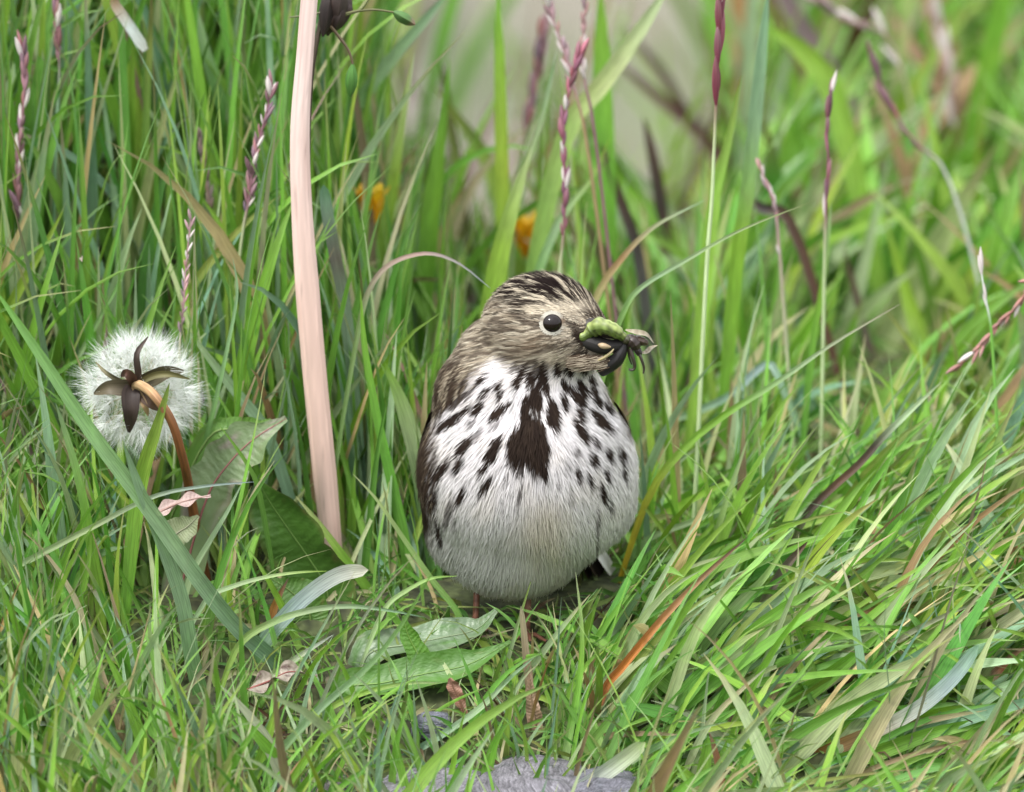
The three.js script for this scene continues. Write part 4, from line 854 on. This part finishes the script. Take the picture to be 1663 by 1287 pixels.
    const ring = mesh('eye_ring', R.build(), FEATHER, eye); ring.userData.kind = 'stuff';
  }
  // bill, held open round the catch
  const HORN = mat({ vertexColors: true, roughness: 0.4, specularIntensity: 0.5 });
  const bill = new THREE.Group(); bill.name = 'bill'; bird.add(bill);
  const tube = (pts, rad, col, flat = 1, sides = 16) => { const g = new Geo(); stalk(g, spline(pts, 20).map(toWorld), t => rad(t) * MM, col, sides); return g.build(); };
  mesh('upper_mandible', tube([B3(948, 530, 11), B3(968, 534, 13.5), B3(995, 543, 14.5), B3(1022, 556, 15)], t => mix(3.3, 0.5, Math.pow(t, 0.9)), () => [0.03, 0.024, 0.02]), HORN, bill);
  mesh('lower_mandible', tube([B3(976, 600, 13.5), B3(988, 594, 14.6), B3(1002, 584, 15.6), B3(1011, 570, 15.8), B3(1018, 550, 15.4)], t => mix(2.1, 0.35, t * t * t), () => [0.016, 0.014, 0.014]), HORN, bill);
  mesh('gape', tube([B3(936, 548, 13.2), B3(958, 556, 14.4), B3(985, 563, 15), B3(1014, 560, 15)], t => 2.2 * Math.pow(Math.sin(Math.PI * (0.16 + 0.7 * t)), 0.8), () => [0.010, 0.008, 0.007]), mat({ vertexColors: true, roughness: 0.7 }), bill);
  mesh('mouth_edge', tube([B3(966, 588, 16.4), B3(980, 582, 17.4), B3(991, 574, 17.9), B3(997, 567, 17.6)], t => 0.42 * Math.sin(Math.PI * (0.1 + 0.8 * t)), () => [0.34, 0.28, 0.15]), HORN, bill);
  mesh('tongue', tube([B3(972, 560, 17.5), B3(980, 562, 18.4), B3(992, 564, 18)], t => 0.8 * Math.sin(Math.PI * (0.12 + 0.8 * t)), () => [0.36, 0.27, 0.17]), HORN, bill);
  { // chin feathers under the bill
    const g = new Geo();
    for (let k = 0; k < 620; k++) { const t = rnd(), p = B3(mix(940, 992, t), mix(586, 588, t) + gauss() * 8, mix(15.0, 15.6, t) + rnd() * 1.2); const q = p.clone().add(V(-3 - rnd(), -0.6 + gauss() * 0.5, 0.4)); const b = 1 + 0.3 * gauss(), c = rnd() < 0.4 ? UMB : [0.36 * b, 0.30 * b, 0.225 * b]; ribbon(g, [p, p.clone().lerp(q, 0.5).add(V(0, -0.1, 0.3)), q].map(toWorld), f => 0.16 * MM * (1 - 0.8 * f), () => c, V(0.2, 0, 1), 0, 0, 2); }
    const m = mesh('chin_plumage', g.build(), FEATHER, bird); m.userData.kind = 'stuff';
  }
  // legs and toes
  for (const [x, z, s] of [[772, 4, -1], [856, 6, 1]]) {
    const leg = new THREE.Group(); leg.name = 'leg'; bird.add(leg);
    const foot = B3(x, 992, z); const gy = (land(foot.x * MM, -z * MM) - bird0.y) * 1000; foot.y = gy + 0.9;
    mesh('shank', tube([B3(x + 4, 940, z - 3), B3(x + 2, 968, z - 1.5), foot], t => 0.95 - 0.15 * t, (t, a) => { const m = 1 + 0.3 * Math.sin(t * 40); return [0.16 * m, 0.07 * m, 0.045 * m]; }), HORN, leg);
    for (const a of [-0.55, 0, 0.5, Math.PI]) {
      const dx = Math.sin(a) * 9 + s, dz = Math.cos(a) * 9; const q = t => V(foot.x + dx * t, gy + 0.9 + 1.2 * Math.sin(Math.PI * t) * (1 - t), foot.z + dz * t);
      mesh('toe', tube([foot, q(0.4), q(0.75), q(1)], t => 0.75 * (1 - 0.55 * t) * (1 + 0.12 * Math.sin(t * 22)), () => [0.14, 0.06, 0.04]), HORN, leg);
      const cl = q(1); mesh('claw', tube([cl, cl.clone().add(V(dx * 0.12, 0.3, dz * 0.12)), cl.clone().add(V(dx * 0.24, -0.6, dz * 0.24))], t => 0.4 * (1 - 0.85 * t), () => [0.03, 0.02, 0.018]), HORN, leg);
    }
  }
  add(bird, 'small brown streaked bird with spotted white breast holding insects in its bill', 'bird');

  // the catch --------------------------------------------------------
  const W3 = (px, py, z) => P(px, py, -z * MM);
  { // a plump green caterpillar folded over the bill
    const t = new THREE.Group(); t.name = 'caterpillar'; t.position.copy(W3(990, 540, 16));
    const SK = mat({ vertexColors: true, roughness: 0.5 });
    const c = spline([W3(938, 549, 14.4), W3(950, 546, 15.2), W3(961, 537, 15.2), W3(974, 530, 16.4), W3(990, 533, 17.2), W3(1005, 542, 16.8), W3(1017, 552, 15.6)].map(p => p.sub(t.position)), 48);
    const g = new Geo(); stalk(g, c, f => MM * mix(1.45, 2.35, ss(0.15, 0.45, f)) * (1 - 0.25 * ss(0.6, 1, f)) * Math.pow(Math.sin(Math.PI * clamp(0.09 + f * 0.85)), 0.4) * (1 + 0.03 * Math.sin(f * 62 + 1.5 * noise(f * 9, 1, 1)) + 0.3 * noise(f * 11, 3, 3)), (f, a) => { const m = 1 + 0.8 * noise(f * 20, a * 2.2, 2) + 0.8 * noise(f * 4, a * 6, 12) + 0.08 * Math.sin(f * 62), k = ss(-0.2, 0.9, Math.sin(a - 0.9)); const q = mix3([0.085, 0.125, 0.022], [0.21, 0.255, 0.075], ss(0.5, 1, Math.cos(a * 1 + 1.2))); return q.map(v => v * m * (1 - 0.25 * k)); }, 20);
    mesh('caterpillar_body', g.build(), SK, t);
    const h = new Geo(); pod(h, W3(1012, 546, 16.5).sub(t.position), W3(1024, 558, 16).sub(t.position), 0.0014, () => [0.03, 0.028, 0.01], 10, 8); mesh('caterpillar_head', h.build(), SK, t);
    add(t, 'plump green caterpillar folded over the bill of the bird', 'caterpillar');
  }
  { // a dark winged insect at the tip
    const t = new THREE.Group(); t.name = 'winged_insect'; t.position.copy(W3(1034, 558, 15));
    const SK = mat({ vertexColors: true, roughness: 0.4 }), Lp = (x, y, z) => W3(x, y, z).sub(t.position);
    const bodyG = (pts, r, c) => { const g = new Geo(); stalk(g, spline(pts.map(p => Lp(...p)), 14), f => r * MM * Math.pow(Math.sin(Math.PI * (0.1 + 0.82 * f)), 0.6) * (1 + 0.1 * Math.sin(f * 30)), (f, a) => { const m = 1 + 0.5 * noise(f * 9, a, 4); return c.map(v => v * m); }, 12); return g.build(); };
    mesh('thorax', bodyG([[1018, 548, 15], [1028, 555, 16], [1036, 568, 15.5]], 1.7, [0.03, 0.018, 0.014]), SK, t);
    mesh('abdomen', bodyG([[1026, 550, 14], [1038, 553, 15], [1052, 558, 14]], 1.3, [0.055, 0.032, 0.022]), SK, t);
    mesh('insect_head', bodyG([[1030, 562, 15], [1036, 570, 15.5], [1040, 578, 15]], 1.0, [0.022, 0.014, 0.012]), SK, t);
    for (const [pts, w] of [[[[1024, 566, 16], [1028, 582, 16.5], [1031, 596, 16], [1028, 601, 16], [1021, 600, 16]], 0.62], [[[1036, 570, 15.5], [1042, 584, 16], [1046, 598, 15.5], [1045, 607, 15.5]], 0.5], [[[1020, 560, 16], [1022, 580, 15], [1026, 592, 14.5]], 0.4]]) { const g = new Geo(); stalk(g, spline(pts.map(p => Lp(...p)), 14), f => w * MM * (1 - 0.5 * f), () => [0.035, 0.028, 0.018], 8); mesh('leg', g.build(), SK, t); }
    for (const [pts, w] of [[[[1016, 536, 15.5], [1034, 540, 16], [1050, 544, 15], [1062, 558, 13.5]], 1.0], [[[1040, 574, 15], [1050, 572, 14], [1058, 565, 13], [1068, 561, 12]], 0.7]]) { const g = new Geo(); ribbon(g, spline(pts.map(p => Lp(...p)), 14), f => w * MM * Math.sin(Math.PI * (0.06 + 0.9 * f)), (f, s) => mix3([0.45, 0.40, 0.28], [0.2, 0.13, 0.08], Math.abs(Math.sin(f * 14)) * 0.6), V(0.2, 0.7, 0.7), 0.4, 0.4, 5); mesh('wing', g.build(), mat({ vertexColors: true, roughness: 0.25, transmission: 0.4, thickness: 0 }), t); }
    add(t, 'dark brown winged insect with dangling legs at the tip of the bill', 'insect');
  }
}
scene.updateMatrixWorld(true);
scene.traverse(o => { if (o.isMesh && o.name !== 'ground' && !/plumage|pappus|eye_ring|stone|stalk/.test(o.name)) claim(o); });
{ // steep bank of tall grass beside the pale stem
  const G = new Geo();
  field(G, 10000, [-0.24, -0.018, 0.02, 0.34], (x, d) => {
    if (x > -0.036 && rnd() < 0.55) return null;
    if (clump(x, d) < rnd() * 0.8) return null;
    const wide = rnd() < 0.22;
    const arched = rnd() < 0.18;
    return { kind: 'bank', len: rr(0.05, 0.115) * (x > -0.045 ? 0.75 : 1), w: wide ? rr(0.0034, 0.0056) : rr(0.0013, 0.0034), lean: Math.abs(gauss()) * 0.28, bend: arched ? rr(0.6, 1.5) : rr(0, 0.45), az: rnd() < 0.5 ? rr(0, 2 * Math.PI) : Math.PI / 2 + gauss() * 1.6, strict: false, segs: 8 };
  });
  add(mesh('tall_grass', G.build(), GRASS), 'tall dense green grass on the steep bank behind the dandelion clock', 'grass', null, 'stuff');
}
{ // blades in the dip behind the bird
  const G = new Geo();
  field(G, 3600, [-0.05, 0.07, 0.03, 0.34], (x, d) => {
    const tall = rnd() < 0.12;
    const wide = rnd() < 0.35;
    return { kind: rnd() < 0.5 ? 'far' : 'ground', len: (tall ? rr(0.07, 0.12) : rr(0.03, 0.07)) * mix(1, 0.75, ss(0.01, 0.04, x)), w: wide ? rr(0.0025, 0.0045) : rr(0.0009, 0.0024), lean: Math.abs(gauss()) * 0.3, bend: rr(0, 0.6), az: rr(0, 6.3), strict: true };
  });
  add(mesh('loose_grass', G.build(), GRASS), 'loose upright grass in the dip behind the bird', 'grass', null, 'stuff');
}
{ // far stalks and blades seen through the gap, quite out of focus
  const G = new Geo();
  field(G, 330, [-0.07, 0.2, 0.42, 1.15], (x, d) => {
    const r = rnd(), c = tint(r < 0.3 ? C.lime : r < 0.5 ? C.fresh : r < 0.65 ? C.pale : r < 0.8 ? C.mauve : r < 0.92 ? C.tan : C.brown, 0.3);
    return { c, c0: c, test: x < 0.09 ? rnd() < 0.8 : false, len: rr(0.1, 0.24), w: rr(0.0025, 0.008), lean: rr(0, 0.5), bend: rr(0, 0.7), az: rr(-1.2, 1.2) + (rnd() < 0.4 ? Math.PI : 0), strict: false };
  });
  add(mesh('distant_grass', G.build(), GRASS), 'scattered tall grass far behind, melted by blur in the pale gap', 'grass', null, 'stuff');
}
{ // soft meadow beyond the bird, going out of focus
  const G = new Geo();
  field(G, 12500, [0.03, 0.34, 0.05, 0.95], (x, d) => {
    if (clump(x, d, 14) < rnd() * 0.75) return null;
    const near = 1 - ss(0.05, 0.3, d), big = 1 + 0.9 * (1 - near);
    if (rnd() < 0.42 * (1 - near)) return null;
    return { kind: near > rnd() ? 'right' : 'far', len: rr(0.022, 0.055) * (1 + 0.75 * (1 - near)), w: rr(0.0014, 0.0042) * big * (rnd() < 0.15 ? 1.6 : 1), lean: rr(0.05, 0.75), bend: rr(0, 0.8), az: rnd() < 0.55 ? gauss() * 0.7 : rr(0, 6.3), strict: true };
  });
  add(mesh('meadow_grass', G.build(), GRASS), 'soft green meadow grass beyond the bird, out of focus', 'grass', null, 'stuff');
}
{ // lower right: blades laid over towards the side
  const G = new Geo();
  field(G, 7400, [0.012, 0.24, -0.15, 0.07], (x, d) => {
    if (x < 0.035 && d > -0.01 && rnd() < 0.6) return null;
    const wide = rnd() < 0.24, low = rnd() < 0.5;
    return { kind: 'right', len: rr(0.025, 0.07), w: wide ? rr(0.0034, 0.0062) : rr(0.0011, 0.0031), lean: low ? rr(0.8, 1.35) : rr(0.2, 0.9), bend: rr(0.05, 0.7), az: rnd() < 0.75 ? gauss() * 0.55 - 0.1 : rr(0, 6.3), wob: 0.08 };
  });
  add(mesh('laid_grass', G.build(), GRASS), 'bright grass laid over sideways in front of the meadow', 'grass', null, 'stuff');
}
{ // lower left and middle: shorter turf, tangled
  const G = new Geo();
  field(G, 8600, [-0.24, 0.02, -0.15, 0.05], (x, d) => {
    const mid = ss(-0.05, -0.02, x);
    
    if (clump(x, d) < rnd() * 0.6) return null;
    const wide = rnd() < 0.15;
    return { kind: 'ground', len: rr(0.032, 0.08) * mix(1, 0.5, mid), w: wide ? rr(0.0032, 0.0054) * mix(1, 0.65, mid) : rr(0.0011, 0.003) * mix(1, 0.75, mid), lean: rr(0.02, 0.6), bend: rr(0, 0.9), az: rr(0, 6.3), wob: 0.06 };
  });
  add(mesh('turf_grass', G.build(), GRASS), 'short tangled turf grass along the bottom by the stones', 'grass', null, 'stuff');
}
{ // fine undergrowth and dead bits over the soil
  const G = new Geo();
  field(G, 30000, [-0.26, 0.28, -0.16, 0.5], (x, d) => {
    const r = rnd();
    const c = r < 0.45 ? tint(C.mid) : r < 0.6 ? tint(C.fresh) : r < 0.86 ? tint(C.olive) : r < 0.95 ? tint(C.straw) : tint(C.brown);
    return { c, len: rr(0.008, 0.03), w: rr(0.0005, 0.0017), lean: rr(0.2, 1.5), bend: rr(0, 1), az: rr(0, 6.3), wob: 0.2, segs: 5 };
  });
  add(mesh('undergrowth', G.build(), GRASS), 'fine tangled undergrowth and dead straw close to the soil', 'grass', null, 'stuff');
}
renderer.render(scene, camera);
